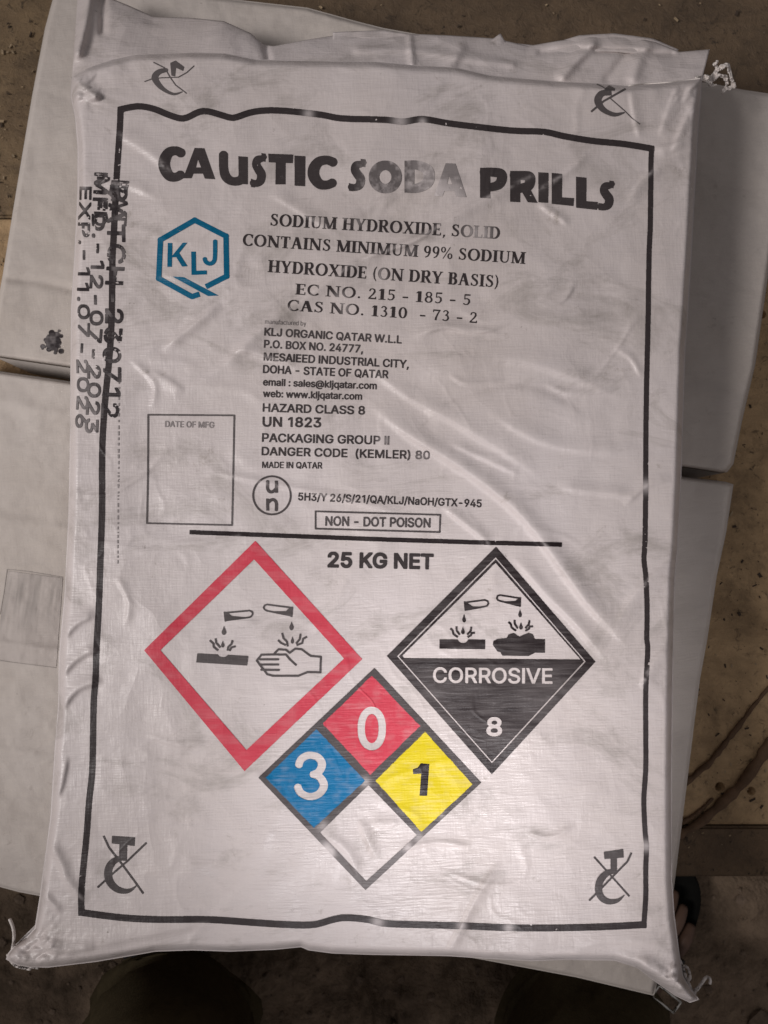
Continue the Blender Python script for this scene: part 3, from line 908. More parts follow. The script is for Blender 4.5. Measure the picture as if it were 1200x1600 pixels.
[525,104,583,109,637,124,687,149,732,184,771,229,803,283,827,347,841,419,846,499,841,581,827,653,803,717,771,771,732,816,687,851,637,876,583,891,525,896,467,891,413,876,362,850,317,815,278,770,246,716,222,653,208,580,203,499,208,419,222,347,246,284,278,229,317,185,362,150,413,124,467,109]]],
"R":[883,[[118,0,118,1000,464,1000,536,996,600,982,655,960,701,931,738,894,767,851,788,803,801,750,805,692,801,634,788,582,767,534,738,491,701,456,654,427,599,406,536,393,464,389,189,389,189,501,459,501,508,504,550,512,585,524,615,542,638,564,656,591,669,621,676,655,679,692,676,730,669,765,656,796,638,823,614,846,585,864,549,878,507,886,458,889,245,889,245,0],
[694,0,452,450,595,450,841,0]]],
"S":[878,[[440,-17,370,-13,307,-2,251,18,201,45,159,78,126,118,100,163,83,214,75,268,205,268,212,232,224,200,243,172,266,149,295,130,327,115,363,105,400,99,440,97,484,99,524,106,562,118,596,135,624,156,648,181,665,209,676,240,679,274,676,304,667,330,653,352,633,371,609,387,582,402,551,415,517,426,481,437,361,470,285,497,221,529,169,568,132,615,110,670,102,732,107,786,122,836,147,880,181,919,222,952,270,979,325,998,383,1010,446,1013,510,1010,568,998,621,978,668,952,708,920,741,882,766,839,782,793,788,743,663,743,652,789,629,828,594,860,550,883,499,897,442,901,401,899,363,892,329,880,299,864,273,845,253,822,238,796,229,768,226,738,230,706,240,679,257,656,280,636,305,619,333,606,362,594,390,585,417,577,519,549,549,540,580,530,612,518,645,504,676,487,705,467,732,444,756,418,776,388,791,354,800,316,803,272,798,220,784,170,760,125,727,84,685,49,636,21,578,0,512,-13]]],
"T":[882,[[62,888,62,1000,819,1000,819,888,505,888,505,0,379,0,379,888]]],
"U":[1017,[[509,-16,433,-11,365,4,303,30,248,65,203,107,166,157,140,213,123,274,118,340,118,1000,244,1000,244,350,248,304,259,261,277,222,301,187,331,158,368,134,410,116,457,105,509,101,561,105,608,116,650,134,686,158,716,187,740,222,758,261,768,304,772,350,772,1000,899,1000,899,340,893,274,877,213,850,157,814,107,768,65,714,30,653,4,584,-11]]],
"V":[943,[[401,0,32,1000,166,1000,378,405,391,368,406,323,423,270,442,209,464,139,487,60,461,60,485,141,506,211,525,271,542,323,556,368,569,405,776,1000,910,1000,546,0]]],
"W":[1349,[[305,0,32,1000,162,1000,321,385,329,352,337,319,345,286,352,252,360,218,367,184,374,149,381,114,387,78,372,78,379,114,386,149,393,184,400,218,408,252,415,286,424,319,432,352,440,385,602,1000,746,1000,907,385,916,352,925,319,933,286,940,252,948,218,956,184,963,149,970,114,977,78,960,78,967,114,973,149,981,184,988,218,995,252,1003,286,1011,319,1019,352,1028,385,1186,1000,1316,1000,1042,0,895,0,723,635,712,678,701,722,691,769,680,820,670,874,660,934,687,934,677,877,668,825,658,776,648,729,637,682,625,635,453,0]]],
"X":[932,[[36,0,427,559,427,464,58,1000,205,1000,350,787,369,759,386,733,401,710,414,689,427,668,439,647,452,625,465,600,479,574,456,574,470,600,483,624,495,646,507,667,520,688,534,710,550,733,567,759,587,787,734,1000,877,1000,509,470,509,564,896,0,750,0,574,254,557,280,541,303,528,324,515,344,503,364,491,384,479,405,466,429,453,454,481,454,467,430,455,407,443,386,431,366,418,346,405,326,391,304,375,280,357,254,180,0]]],
"Y":[928,[[400,0,400,409,32,1000,179,1000,378,677,399,642,419,608,437,574,455,539,472,498,491,453,440,453,458,499,476,540,494,576,512,609,531,643,551,677,749,1000,895,1000,527,409,527,0]]],
"Z":[862,[[82,0,82,91,538,757,558,787,579,816,602,846,624,876,647,906,670,935,684,893,643,891,602,890,561,889,520,888,479,888,438,888,79,888,79,1000,780,1000,780,907,332,253,309,221,287,190,263,158,239,127,215,96,191,65,177,107,218,109,258,110,299,111,340,112,380,112,421,112,785,112,785,0]]],
"a":[765,[[314,-17,268,-14,226,-5,186,10,150,30,119,56,94,88,75,124,63,166,60,212,63,252,71,287,85,316,104,341,126,362,152,380,182,394,213,405,246,414,281,421,316,427,350,432,392,438,429,442,459,446,485,450,506,455,521,462,533,471,539,484,542,501,542,505,540,534,534,560,524,583,511,603,493,620,471,633,446,643,417,648,385,650,351,648,320,643,293,634,269,621,249,607,231,591,217,574,205,556,197,538,81,572,100,615,125,650,154,680,187,704,223,724,261,738,301,748,341,754,381,756,409,755,438,751,470,746,501,737,532,725,562,708,589,688,613,661,634,630,649,591,659,546,662,494,662,0,544,0,544,102,536,102,525,84,512,67,495,48,475,31,451,16,423,2,391,-8,355,-15],
[335,89,377,92,415,101,448,115,476,135,499,157,518,183,531,211,539,241,542,271,542,373,535,368,524,362,510,358,493,353,475,349,455,346,434,342,414,339,394,337,375,334,359,332,345,330,317,326,290,320,264,312,240,302,220,289,203,274,191,255,183,233,181,206,183,182,189,161,200,142,215,126,233,113,255,103,279,95,306,91]]],
"b":[834,[[451,-16,408,-13,371,-6,339,7,312,24,289,42,271,61,256,81,243,99,232,115,220,115,220,0,103,0,103,1000,223,1000,223,628,232,628,243,643,255,660,270,680,288,699,310,716,337,733,369,745,406,753,450,756,510,750,565,735,615,709,659,673,697,628,727,575,749,514,763,446,767,371,763,296,749,228,727,166,697,113,660,68,616,32,566,5,511,-11],
[433,92,477,96,515,108,549,129,578,156,602,190,621,229,634,273,642,321,645,372,642,423,634,470,621,513,603,552,579,585,550,612,516,632,477,644,433,648,389,644,351,633,317,613,288,587,264,555,246,517,232,473,224,425,221,372,224,319,232,270,246,226,265,187,289,154,318,128,352,108,390,96]]],
"c":[778,[[407,-16,343,-11,283,5,230,32,182,69,142,114,110,167,86,228,72,295,67,368,72,443,86,511,110,572,142,626,182,671,230,707,283,734,343,750,407,756,443,754,478,749,511,741,543,730,572,716,600,700,625,680,648,658,668,633,686,605,700,576,711,544,595,515,589,534,581,552,571,568,559,584,546,598,531,611,514,622,496,631,476,639,455,644,432,647,407,648,361,644,320,631,285,610,256,581,232,547,213,508,200,464,192,418,189,368,192,320,200,274,213,231,232,192,256,158,285,130,320,108,361,96,407,91,432,92,455,96,477,101,497,109,515,118,532,130,548,143,561,158,573,174,583,192,592,211,598,230,713,201,702,169,688,138,671,110,650,85,628,62,602,42,574,24,544,10,512,-1,479,-10,444,-14]]],
"d":[834,[[384,-16,324,-11,269,5,219,32,175,68,138,113,107,166,85,228,72,296,67,371,72,446,85,514,108,575,138,628,176,673,220,709,270,735,325,750,385,756,428,753,466,745,497,733,524,716,546,699,565,680,580,660,592,643,602,628,611,628,611,1000,731,1000,731,0,615,0,615,115,603,115,592,99,580,81,564,61,545,42,523,24,496,7,464,-6,427,-13],
[402,92,445,96,483,108,517,128,546,154,570,187,589,226,602,270,610,319,613,372,610,425,602,473,589,517,570,555,547,587,518,613,484,633,445,644,402,648,358,644,318,632,284,612,255,585,232,552,213,513,200,470,192,423,189,372,192,321,200,273,213,229,232,190,256,156,285,129,319,108,358,96]]],
"e":[794,[[417,-16,348,-11,285,5,230,32,182,69,142,113,109,167,86,227,72,294,67,367,72,441,86,508,109,569,140,624,179,669,226,706,280,734,339,750,403,756,444,753,483,747,522,735,560,719,595,697,628,670,657,637,682,599,702,554,717,503,726,445,730,381,730,333,147,333,147,434,664,434,609,397,606,445,598,488,585,528,567,563,544,593,516,617,483,635,446,645,403,649,360,645,322,634,288,616,258,592,234,563,214,530,200,493,191,455,189,415,189,349,192,297,201,250,217,209,239,173,265,144,297,121,333,104,373,94,417,91,446,92,474,96,499,104,522,114,543,127,561,143,577,162,590,183,601,207,717,179,703,142,684,108,659,77,629,50,594,27,555,9,513,-5,466,-13]]],
"f":[499,[[448,746,448,643,13,643,13,746],
[158,0,158,848,162,889,172,924,188,955,210,981,236,1003,266,1020,299,1032,333,1039,368,1042,394,1041,417,1039,437,1036,454,1032,467,1028,477,1024,447,921,440,923,432,925,422,928,411,930,398,931,383,932,350,928,323,919,303,904,290,883,281,856,279,823,279,0]]],
"i":[328,[[103,0,103,746,223,746,223,0],
[164,870,143,873,123,881,106,894,92,910,84,929,81,950,84,971,92,990,106,1006,123,1019,143,1027,164,1030,187,1027,206,1019,224,1006,237,990,246,971,248,950,246,929,237,910,224,894,206,881,187,873]]],
"j":[328,[[103,746,223,746,223,-59,221,-103,213,-142,200,-178,181,-208,157,-234,127,-254,93,-269,53,-278,7,-281,-19,-281,-19,-170,4,-170,35,-167,61,-157,80,-141,93,-119,101,-91,103,-57],
[164,870,142,873,122,881,105,894,91,910,83,929,81,950,83,971,91,990,105,1006,122,1019,142,1027,164,1030,186,1027,206,1019,223,1006,237,990,245,971,248,950,245,929,237,910,223,894,206,881,186,873]]],
"k":[748,[[216,268,216,416,237,416,559,746,708,746,362,392,348,392],[103,0,103,1000,223,1000,223,0],[578,0,291,365,376,450,732,0]]],
"l":[330,[[105,0,105,1000,225,1000,225,0]]],
"m":[1199,[[103,0,103,746,220,746,221,581,211,581,224,618,240,651,260,680,284,704,310,724,338,739,368,750,399,757,431,759,482,754,527,737,565,709,595,672,617,629,631,579,614,579,625,614,642,646,663,674,688,699,716,720,748,737,783,749,820,757,858,759,901,756,940,747,977,731,1011,709,1039,680,1063,646,1080,604,1091,556,1095,501,1095,0,974,0,974,499,969,548,954,586,929,615,897,634,861,646,823,650,791,647,762,640,736,629,713,613,694,593,679,570,668,545,661,516,659,486,659,0,539,0,539,511,534,550,520,583,497,611,467,633,432,645,392,650,363,647,336,641,310,629,286,613,265,593,247,568,234,539,226,506,223,468,223,0]]],
"n":[805,[[223,446,223,0,103,0,103,746,219,746,220,565,201,565,227,627,260,676,299,712,344,736,393,751,447,756,495,752,540,742,580,724,615,700,645,669,669,631,688,585,698,532,702,472,702,0,582,0,582,462,577,516,562,562,537,598,503,625,461,642,413,647,378,644,346,637,316,624,289,606,267,583,248,556,235,523,226,487]]],
"o":[816,[[407,-16,343,-11,283,5,230,32,182,69,142,114,110,167,86,228,72,295,67,368,72,443,86,511,110,572,142,626,182,671,230,707,283,734,343,750,407,756,473,750,533,734,587,707,634,671,674,626,706,572,730,511,744,443,749,368,744,295,730,228,706,167,674,114,634,69,587,32,533,5,473,-11],
[407,91,455,96,496,108,531,130,561,158,585,192,604,231,617,274,625,320,628,368,625,417,617,464,604,507,585,547,561,581,531,610,496,631,455,644,407,648,361,644,320,631,285,610,256,581,232,547,213,508,200,464,192,418,189,368,192,320,200,274,213,231,232,192,256,158,285,130,320,108,361,96]]],
"q":[834,[[731,-281,611,-281,611,115,602,115,592,99,579,81,564,61,545,42,523,24,496,7,464,-6,427,-13,384,-16,324,-11,269,5,219,32,175,68,138,113,107,166,85,228,72,296,67,371,72,446,85,514,108,575,138,628,176,673,220,709,270,735,325,750,385,756,428,753,466,745,497,733,524,716,546,699,565,680,580,660,593,643,603,628,615,628,615,746,731,746],
[402,92,445,96,483,108,517,128,546,154,570,187,589,226,602,270,610,319,613,372,610,425,602,473,589,517,570,555,547,587,518,613,484,633,445,644,402,648,358,644,318,632,284,612,255,585,232,552,213,513,200,470,192,423,189,372,192,321,200,273,213,229,232,190,256,156,285,129,319,108,358,96]]],
"r":[509,[[103,0,103,746,219,746,219,631,227,631,244,666,268,696,300,722,336,741,376,753,419,756,429,756,439,756,451,756,462,755,471,755,479,754,479,634,473,635,464,636,452,638,438,639,422,640,407,640,373,638,342,631,313,618,287,602,265,582,247,557,234,530,226,499,223,466,223,0]]],
"s":[717,[[358,-16,308,-14,262,-6,220,7,183,24,150,47,121,74,98,107,81,144,70,185,185,209,198,172,218,142,244,118,276,102,314,93,356,89,405,93,446,104,481,122,506,146,522,173,527,202,524,227,515,248,499,267,478,282,450,295,417,305,293,334,231,353,181,378,142,409,114,446,98,489,92,538,96,579,108,617,128,652,155,682,188,707,226,728,270,743,317,753,368,756,416,753,460,745,499,732,533,715,563,693,588,667,608,637,625,605,637,570,527,545,515,572,499,597,477,620,449,639,412,650,368,654,326,650,289,640,257,623,233,600,218,574,213,545,217,519,227,497,244,478,267,463,299,449,338,438,451,411,513,392,563,368,602,337,629,300,646,258,651,209,647,167,635,128,614,93,586,61,552,34,511,13,464,-3,413,-13]]],
"t":[447,[[401,746,401,643,13,643,13,746],
[128,926,248,926,248,192,250,162,256,138,267,120,284,108,306,100,335,98,343,98,353,99,364,100,376,102,386,104,397,105,419,3,406,0,392,-3,377,-5,362,-7,346,-8,331,-8,271,-2,221,14,181,42,151,80,133,127,128,183]]],
"u":[806,[[358,-10,310,-7,266,4,226,21,190,45,160,77,136,115,118,161,107,214,103,273,103,746,223,746,223,283,229,229,244,184,269,147,303,120,345,104,393,99,428,101,460,109,490,122,516,140,539,163,557,190,571,223,579,259,582,300,582,746,702,746,702,0,586,0,586,181,604,181,578,118,545,69,505,33,461,9,412,-5]]],
"w":[1115,[[270,0,44,746,171,746,262,420,275,373,289,323,302,268,316,210,330,148,344,81,324,81,338,146,351,207,365,265,378,319,392,371,405,420,495,746,622,746,711,420,723,372,737,321,750,267,764,209,777,147,791,81,769,81,783,146,798,208,812,266,826,320,839,372,852,420,944,746,1070,746,844,0,724,0,627,338,617,372,608,407,599,442,589,478,580,514,571,551,562,588,553,626,544,664,571,664,562,626,553,589,544,551,535,514,525,478,516,442,507,406,497,372,487,338,391,0]]],
"y":[765,[[93,-272,121,-168,140,-172,163,-176,184,-177,204,-175,223,-169,240,-159,256,-145,271,-126,284,-101,296,-70,319,-3,34,746,166,746,325,305,341,260,355,215,367,170,379,127,391,83,404,41,361,41,374,83,386,127,398,171,411,215,425,260,440,305,600,746,730,746,401,-114,385,-151,367,-183,347,-210,325,-234,300,-252,274,-267,245,-277,214,-283,180,-285,161,-285,143,-283,127,-281,113,-278,102,-276]]],
" ":[369,[]]}
'''.split("\n")))


class Layer:
    def __init__(self, x0, y0, x1, y1, ss=4):
        self.x0, self.y0, self.ss = x0, y0, ss
        self.a = np.zeros((int((y1 - y0) * ss), int((x1 - x0) * ss)), bool)

    def poly(self, pts, on=True, holes=()):
        p = (np.asarray(pts, float) - (self.x0, self.y0)) * self.ss
        more = [(np.asarray(h_, float) - (self.x0, self.y0)) * self.ss for h_ in holes]
        H, W = self.a.shape
        every = np.concatenate([p] + more)
        i0, j0 = np.floor(every.min(0)).astype(int)
        i1, j1 = np.ceil(every.max(0)).astype(int) + 1
        i0, j0 = max(i0, 0), max(j0, 0)
        i1, j1 = min(i1, W), min(j1, H)
        if i1 <= i0 or j1 <= j0:
            return self
        X = np.arange(i0, i1)[None, :] + 0.5
        Y = np.arange(j0, j1)[:, None] + 0.5
        ins = np.zeros((j1 - j0, i1 - i0), bool)
        for ring in [p] + more:
            n = len(ring)
            for k in range(n):
                xa, ya = ring[k]
                xb, yb = ring[(k + 1) % n]
                if ya == yb:
                    continue
                c = ((ya > Y) != (yb > Y)) & (X < (xb - xa) * (Y - ya) / (yb - ya) + xa)
                ins ^= c
        if on:
            self.a[j0:j1, i0:i1] |= ins
        else:
            self.a[j0:j1, i0:i1] &= ~ins
        return self

    def disc(self, x, y, r, on=True, ry=None):
        t = np.linspace(0, 2 * math.pi, 28, endpoint=False)
        return self.poly(np.stack([x + r * np.cos(t), y + (ry or r) * np.sin(t)], -1), on)

    def stroke(self, pts, w, on=True, close=False, caps=False, smooth=0):
        p = np.asarray([(q[0], q[1], q[2] if len(q) > 2 else w) for q in pts], float)
        if close:
            p = np.concatenate([p, p[:1]])
        if smooth:
            p = resample(p, smooth, 1)
        for i in range(len(p) - 1):
            d = p[i + 1, :2] - p[i, :2]
            L = np.hypot(*d)
            if L < 1e-6:
                continue
            nrm = np.array([-d[1], d[0]]) / L * 0.5
            a0, a1 = p[i, :2] + nrm * p[i, 2], p[i, :2] - nrm * p[i, 2]
            b0, b1 = p[i + 1, :2] + nrm * p[i + 1, 2], p[i + 1, :2] - nrm * p[i + 1, 2]
            self.poly([a0, b0, b1, a1], on)
        rngj = range(len(p)) if (caps or close) else range(1, len(p) - 1)
        for i in rngj:
            if p[i, 2] > 0.4:
                self.disc(p[i, 0], p[i, 1], p[i, 2] / 2, on)
        return self

    def text(self, s, a, b, cap, bold=0.035, on=True, wob=0.0):
        """sans lettering: baseline from a to b, capital height cap in px, strokes thickened by bold*cap on each side"""
        a = np.asarray(a, float)
        b = np.asarray(b, float)
        ex = (b - a) / np.hypot(*(b - a))
        ey = np.array([ex[1], -ex[0]])
        loops, x = [], 0.0
        for ch in s:
            adv, ls = GLYPHS[ch]
            loops.append([np.array(l, float).reshape(-1, 2) / 1000 + (x, 0) for l in ls])
            x += adv / 1000
        allp = np.concatenate([l for g_ in loops for l in g_])
        x0, x1 = allp[:, 0].min(), allp[:, 0].max()
        L = np.hypot(*(b - a))
        m = cap * 1.6 + 4
        q = np.array([a - ex * m - ey * m, a - ex * m + ey * m, b + ex * m - ey * m, b + ex * m + ey * m])
        lo, hi = np.floor(q.min(0)), np.ceil(q.max(0))
        lo = np.maximum(lo, (self.x0, self.y0))
        hi = np.minimum(hi, (self.x0 + self.a.shape[1] / self.ss, self.y0 + self.a.shape[0] / self.ss))
        T = Layer(lo[0], lo[1], hi[0], hi[1], self.ss)
        for g_ in loops:
            k = []
            for l in g_:
                u = (l[:, 0] - x0) / (x1 - x0)
                y = l[:, 1] * cap + wob * np.sin(u * 23 + 1)
                k.append(a + u[:, None] * (b - a) + y[:, None] * ey)
            if k:
                T.poly(k[0], holes=k[1:])
        r = bold * cap * self.ss
        A = T.a.copy()
        n = int(math.ceil(r))
        for dy in range(-n, n + 1):
            for dx in range(-n, n + 1):
                if dx * dx + dy * dy <= r * r and (dx or dy):
                    A |= np.roll(T.a, (dy, dx), (0, 1))
        i, j = int((lo[0] - self.x0) * self.ss), int((lo[1] - self.y0) * self.ss)
        v = self.a[j:j + A.shape[0], i:i + A.shape[1]]
        A = A[:v.shape[0], :v.shape[1]]
        if on:
            v |= A
        else:
            v &= ~A
        return self

    def serif(self, s, a, b, cap, on=True):
        a = np.asarray(a, float)
        b = np.asarray(b, float)
        shapes, width = serif_line(s)
        ex = (b - a) / np.hypot(*(b - a))
        ey = np.array([ex[1], -ex[0]])
        k = np.hypot(*(b - a)) / width

        def tr(pt):
            return a + ex * (pt[0] * k) + ey * (pt[1] * cap)
        for sh in shapes:
            if sh[0] == 'p':
                self.poly([tr(q) for q in sh[1]], on)
            else:
                self.stroke([(*tr(q), q[2] * cap) for q in sh[1]], 1, on)
        return self

    def coverage(self, g):
        n = int(self.ss * g)
        a = np.pad(self.a, n * 2)
        H, W = a.shape
        H -= H % n
        W -= W % n
        a = a[:H, :W]
        c = a.reshape(H // n, n, W // n, n).mean((1, 3))
        return c


# -- a bold book serif alphabet drawn as bars and swelling strokes (cap height 1)
ST, TH, SF = 0.215, 0.085, 0.07


def _bar(x0, y0, x1, y1):
    return ('p', [(x0, y0), (x1, y0), (x1, y1), (x0, y1)])


def _stem(x, y0=0.0, y1=1.0, w=ST, s0=True, s1=True, e=0.11):
    r = [_bar(x - w / 2, y0, x + w / 2, y1)]
    if s0:
        r.append(_bar(x - w / 2 - e, y0, x + w / 2 + e, y0 + SF))
    if s1:
        r.append(_bar(x - w / 2 - e, y1 - SF, x + w / 2 + e, y1))
    return r


def _diag(xa, ya, xb, yb, w):
    # slanted bar with horizontal cuts
    return ('p', [(xa - w / 2, ya), (xa + w / 2, ya), (xb + w / 2, yb), (xb - w / 2, yb)])


def _ser(x, y, e=0.17):
    return _bar(x - e, y, x + e, y + SF)


def _arc(cx, cy, rx, ry, a0, a1, wmax, wmin, n=22):
    r = []
    for a in np.linspace(math.radians(a0), math.radians(a1), n):
        w = wmin + (wmax - wmin) * abs(math.cos(a)) ** 1.3
        r.append((cx + rx * math.cos(a), cy + ry * math.sin(a), w))
    return ('s', r)


def serif_glyph(c):
    if c == 'I':
        return _stem(0.21), 0.42
    if c == 'H':
        return _stem(0.21) + _stem(0.75) + [_bar(0.2, 0.47, 0.76, 0.47 + TH)], 0.96
    if c == 'N':
        return _stem(0.17, w=TH * 1.1, e=0.12) + [_diag(0.16, 1, 0.80, 0, ST * 1.15)] + _stem(0.82, w=TH * 1.1, s0=False, e=0.12), 0.99
    if c == 'M':
        return _stem(0.16, w=TH * 1.1, e=0.10) + [_diag(0.18, 1, 0.54, 0.02, ST * 1.05), _diag(0.90, 1, 0.56, 0.02, TH * 1.2)] + _stem(0.93, w=ST, e=0.10), 1.12
    if c == 'U':
        return [_bar(0.12, 0.32, 0.30, 1), _bar(0.70, 0.32, 0.78, 1), _bar(0.02, 1 - SF, 0.40, 1), _bar(0.60, 1 - SF, 0.90, 1),
                ('s', [(0.21, 0.34, 0.18), (0.24, 0.17, 0.15), (0.34, 0.06, 0.11), (0.47, 0.03, 0.09), (0.62, 0.07, 0.09), (0.71, 0.18, 0.08), (0.74, 0.34, 0.08)])], 0.92
    if c == 'Y':
        return _stem(0.42, 0, 0.45, s1=False) + [_diag(0.14, 1, 0.42, 0.42, ST), _diag(0.72, 1, 0.44, 0.42, TH * 1.2), _ser(0.15, 1 - SF), _ser(0.71, 1 - SF, 0.13)], 0.85
    if c == 'X':
        return [_diag(0.17, 1, 0.72, 0, ST * 1.1), _diag(0.73, 1, 0.13, 0, TH * 1.2), _ser(0.19, 1 - SF), _ser(0.72, 1 - SF, 0.14), _ser(0.14, 0, 0.14), _ser(0.70, 0)], 0.88
    if c == 'E':
        return _stem(0.19, e=0.09) + [_bar(0.2, 0, 0.66, TH), _bar(0.2, 1 - TH, 0.63, 1), _bar(0.2, 0.47, 0.53, 0.47 + TH), _bar(0.60, 0, 0.66, 0.25), _bar(0.57, 0.77, 0.63, 1), _bar(0.48, 0.38, 0.53, 0.63)], 0.72
    if c == 'L':
        return _stem(0.19, e=0.10) + [_bar(0.2, 0, 0.66, TH), _bar(0.60, 0, 0.66, 0.28)], 0.70
    if c == 'T':
        return _stem(0.38, s1=False) + [_bar(0.03, 1 - TH, 0.73, 1), _bar(0.03, 0.74, 0.09, 1), _bar(0.67, 0.74, 0.73, 1)], 0.77
    if c == 'A':
        return [_diag(0.43, 1, 0.73, 0, ST * 1.1), _diag(0.40, 1, 0.15, 0, TH * 1.2), _bar(0.22, 0.32, 0.60, 0.32 + TH), _ser(0.14, 0, 0.13), _ser(0.74, 0, 0.16)], 0.90
    if c == 'R':
        return _stem(0.19, e=0.09) + [_bar(0.2, 1 - TH, 0.42, 1), _bar(0.2, 0.46, 0.42, 0.46 + TH), _arc(0.42, 0.75, 0.21, 0.245, -90, 90, ST, TH), _diag(0.42, 0.5, 0.72, 0, ST), _bar(0.66, 0, 0.86, SF)], 0.84
    if c == 'D':
        return _stem(0.19, e=0.09) + [_bar(0.2, 1 - TH, 0.40, 1), _bar(0.2, 0, 0.40, TH), _arc(0.38, 0.5, 0.36, 0.465, -90, 90, ST, TH)], 0.88
    if c == 'B':
        return _stem(0.19, e=0.09) + [_bar(0.2, 1 - TH, 0.40, 1), _bar(0.2, 0, 0.40, TH), _bar(0.2, 0.49, 0.40, 0.49 + TH), _arc(0.39, 0.76, 0.17, 0.21, -90, 90, ST * 0.95, TH),
                                      _arc(0.39, 0.28, 0.22, 0.245, -90, 90, ST, TH)], 0.74
    if c in 'O0':
        rx = 0.40 if c == 'O' else 0.24
        return [_arc(rx + 0.10, 0.5, rx - 0.03, 0.47, 0, 360, ST * (1 if c == 'O' else 0.95), TH, 36)], 2 * rx + 0.20
    if c == 'C':
        return [_arc(0.47, 0.5, 0.36, 0.47, 42, 318, ST, TH, 30), _bar(0.70, 0.66, 0.76, 0.97), _bar(0.70, 0.08, 0.75, 0.24)], 0.82
    if c == 'S':
        return [('s', [(0.54, 0.76, 0.06), (0.50, 0.90, 0.08), (0.36, 0.965, 0.08), (0.21, 0.92, 0.11), (0.15, 0.78, 0.15), (0.22, 0.64, 0.17), (0.36, 0.54, 0.18), (0.50, 0.43, 0.17),
                       (0.56, 0.27, 0.15), (0.49, 0.10, 0.11), (0.33, 0.035, 0.08), (0.17, 0.09, 0.08), (0.10, 0.25, 0.06)]), _bar(0.52, 0.72, 0.57, 0.98), _bar(0.07, 0.02, 0.12, 0.28)], 0.68
    if c == '1':
        return _stem(0.30, s1=False, e=0.12) + [_diag(0.24, 0.98, 0.10, 0.80, 0.10)], 0.56
    if c == '2':
        return [('s', [(0.12, 0.72, 0.12), (0.16, 0.90, 0.10), (0.30, 0.965, 0.08), (0.43, 0.88, 0.13), (0.45, 0.70, 0.16), (0.36, 0.48, 0.13), (0.20, 0.25, 0.10), (0.10, 0.10, 0.10)]),
                _bar(0.06, 0, 0.56, 0.13), _bar(0.50, 0, 0.56, 0.24)], 0.62
    if c == '3':
        return [('s', [(0.12, 0.80, 0.10), (0.20, 0.95, 0.08), (0.34, 0.95, 0.10), (0.43, 0.82, 0.14), (0.38, 0.62, 0.11), (0.26, 0.54, 0.08)]),
                ('s', [(0.26, 0.54, 0.08), (0.42, 0.48, 0.12), (0.47, 0.28, 0.16), (0.40, 0.09, 0.11), (0.24, 0.03, 0.08), (0.09, 0.13, 0.12)])], 0.60
    if c == '5':
        return [_bar(0.15, 0.86, 0.52, 1), _bar(0.13, 0.50, 0.19, 0.95), ('s', [(0.16, 0.53, 0.07), (0.32, 0.60, 0.09), (0.45, 0.48, 0.14), (0.47, 0.28, 0.16), (0.38, 0.08, 0.11), (0.22, 0.03, 0.08), (0.08, 0.13, 0.12)])], 0.60
    if c == '7':
        return [_bar(0.06, 0.87, 0.55, 1), _bar(0.06, 0.74, 0.11, 1), ('s', [(0.50, 0.92, 0.10), (0.36, 0.55, 0.12), (0.28, 0.25, 0.16), (0.26, 0.02, 0.18)])], 0.60
    if c == '8':
        return [_arc(0.31, 0.75, 0.16, 0.21, 0, 360, 0.14, TH, 24), _arc(0.31, 0.28, 0.20, 0.245, 0, 360, 0.16, TH, 24)], 0.62
    if c == '9':
        return [_arc(0.30, 0.69, 0.19, 0.27, 0, 360, 0.16, TH, 24), ('s', [(0.49, 0.69, 0.15), (0.47, 0.40, 0.14), (0.36, 0.14, 0.10), (0.16, 0.02, 0.08)])], 0.62
    if c == '%':
        return [_arc(0.22, 0.76, 0.14, 0.21, 0, 360, 0.11, 0.06, 20), _arc(0.74, 0.24, 0.14, 0.21, 0, 360, 0.11, 0.06, 20), ('s', [(0.74, 1.0, 0.06), (0.22, 0.0, 0.06)])], 0.96
    if c == '(':
        return [('s', [(0.32, 1.05, 0.05), (0.18, 0.80, 0.10), (0.13, 0.45, 0.13), (0.18, 0.10, 0.10), (0.32, -0.15, 0.05)])], 0.38
    if c == ')':
        return [('s', [(0.06, 1.05, 0.05), (0.20, 0.80, 0.10), (0.25, 0.45, 0.13), (0.20, 0.10, 0.10), (0.06, -0.15, 0.05)])], 0.38
    if c == ',':
        return [('s', [(0.15, 0.09, 0.17), (0.17, 0.0, 0.12), (0.08, -0.20, 0.04)])], 0.28
    if c == '.':
        return [('s', [(0.14, 0.02, 0.19), (0.14, 0.10, 0.19), (0.14, 0.14, 0.14)])], 0.30
    if c == '-':
        return [_bar(0.04, 0.28, 0.40, 0.42)], 0.44
    return [], 0.34


def serif_line(s):
    out = []
    x = 0.0
    for ch in s:
        sh, w = serif_glyph(ch)
        for k, pts in sh:
            out.append((k, [(p[0] + x, *p[1:]) for p in pts]))
        x += w + 0.035
    return out, x - 0.05


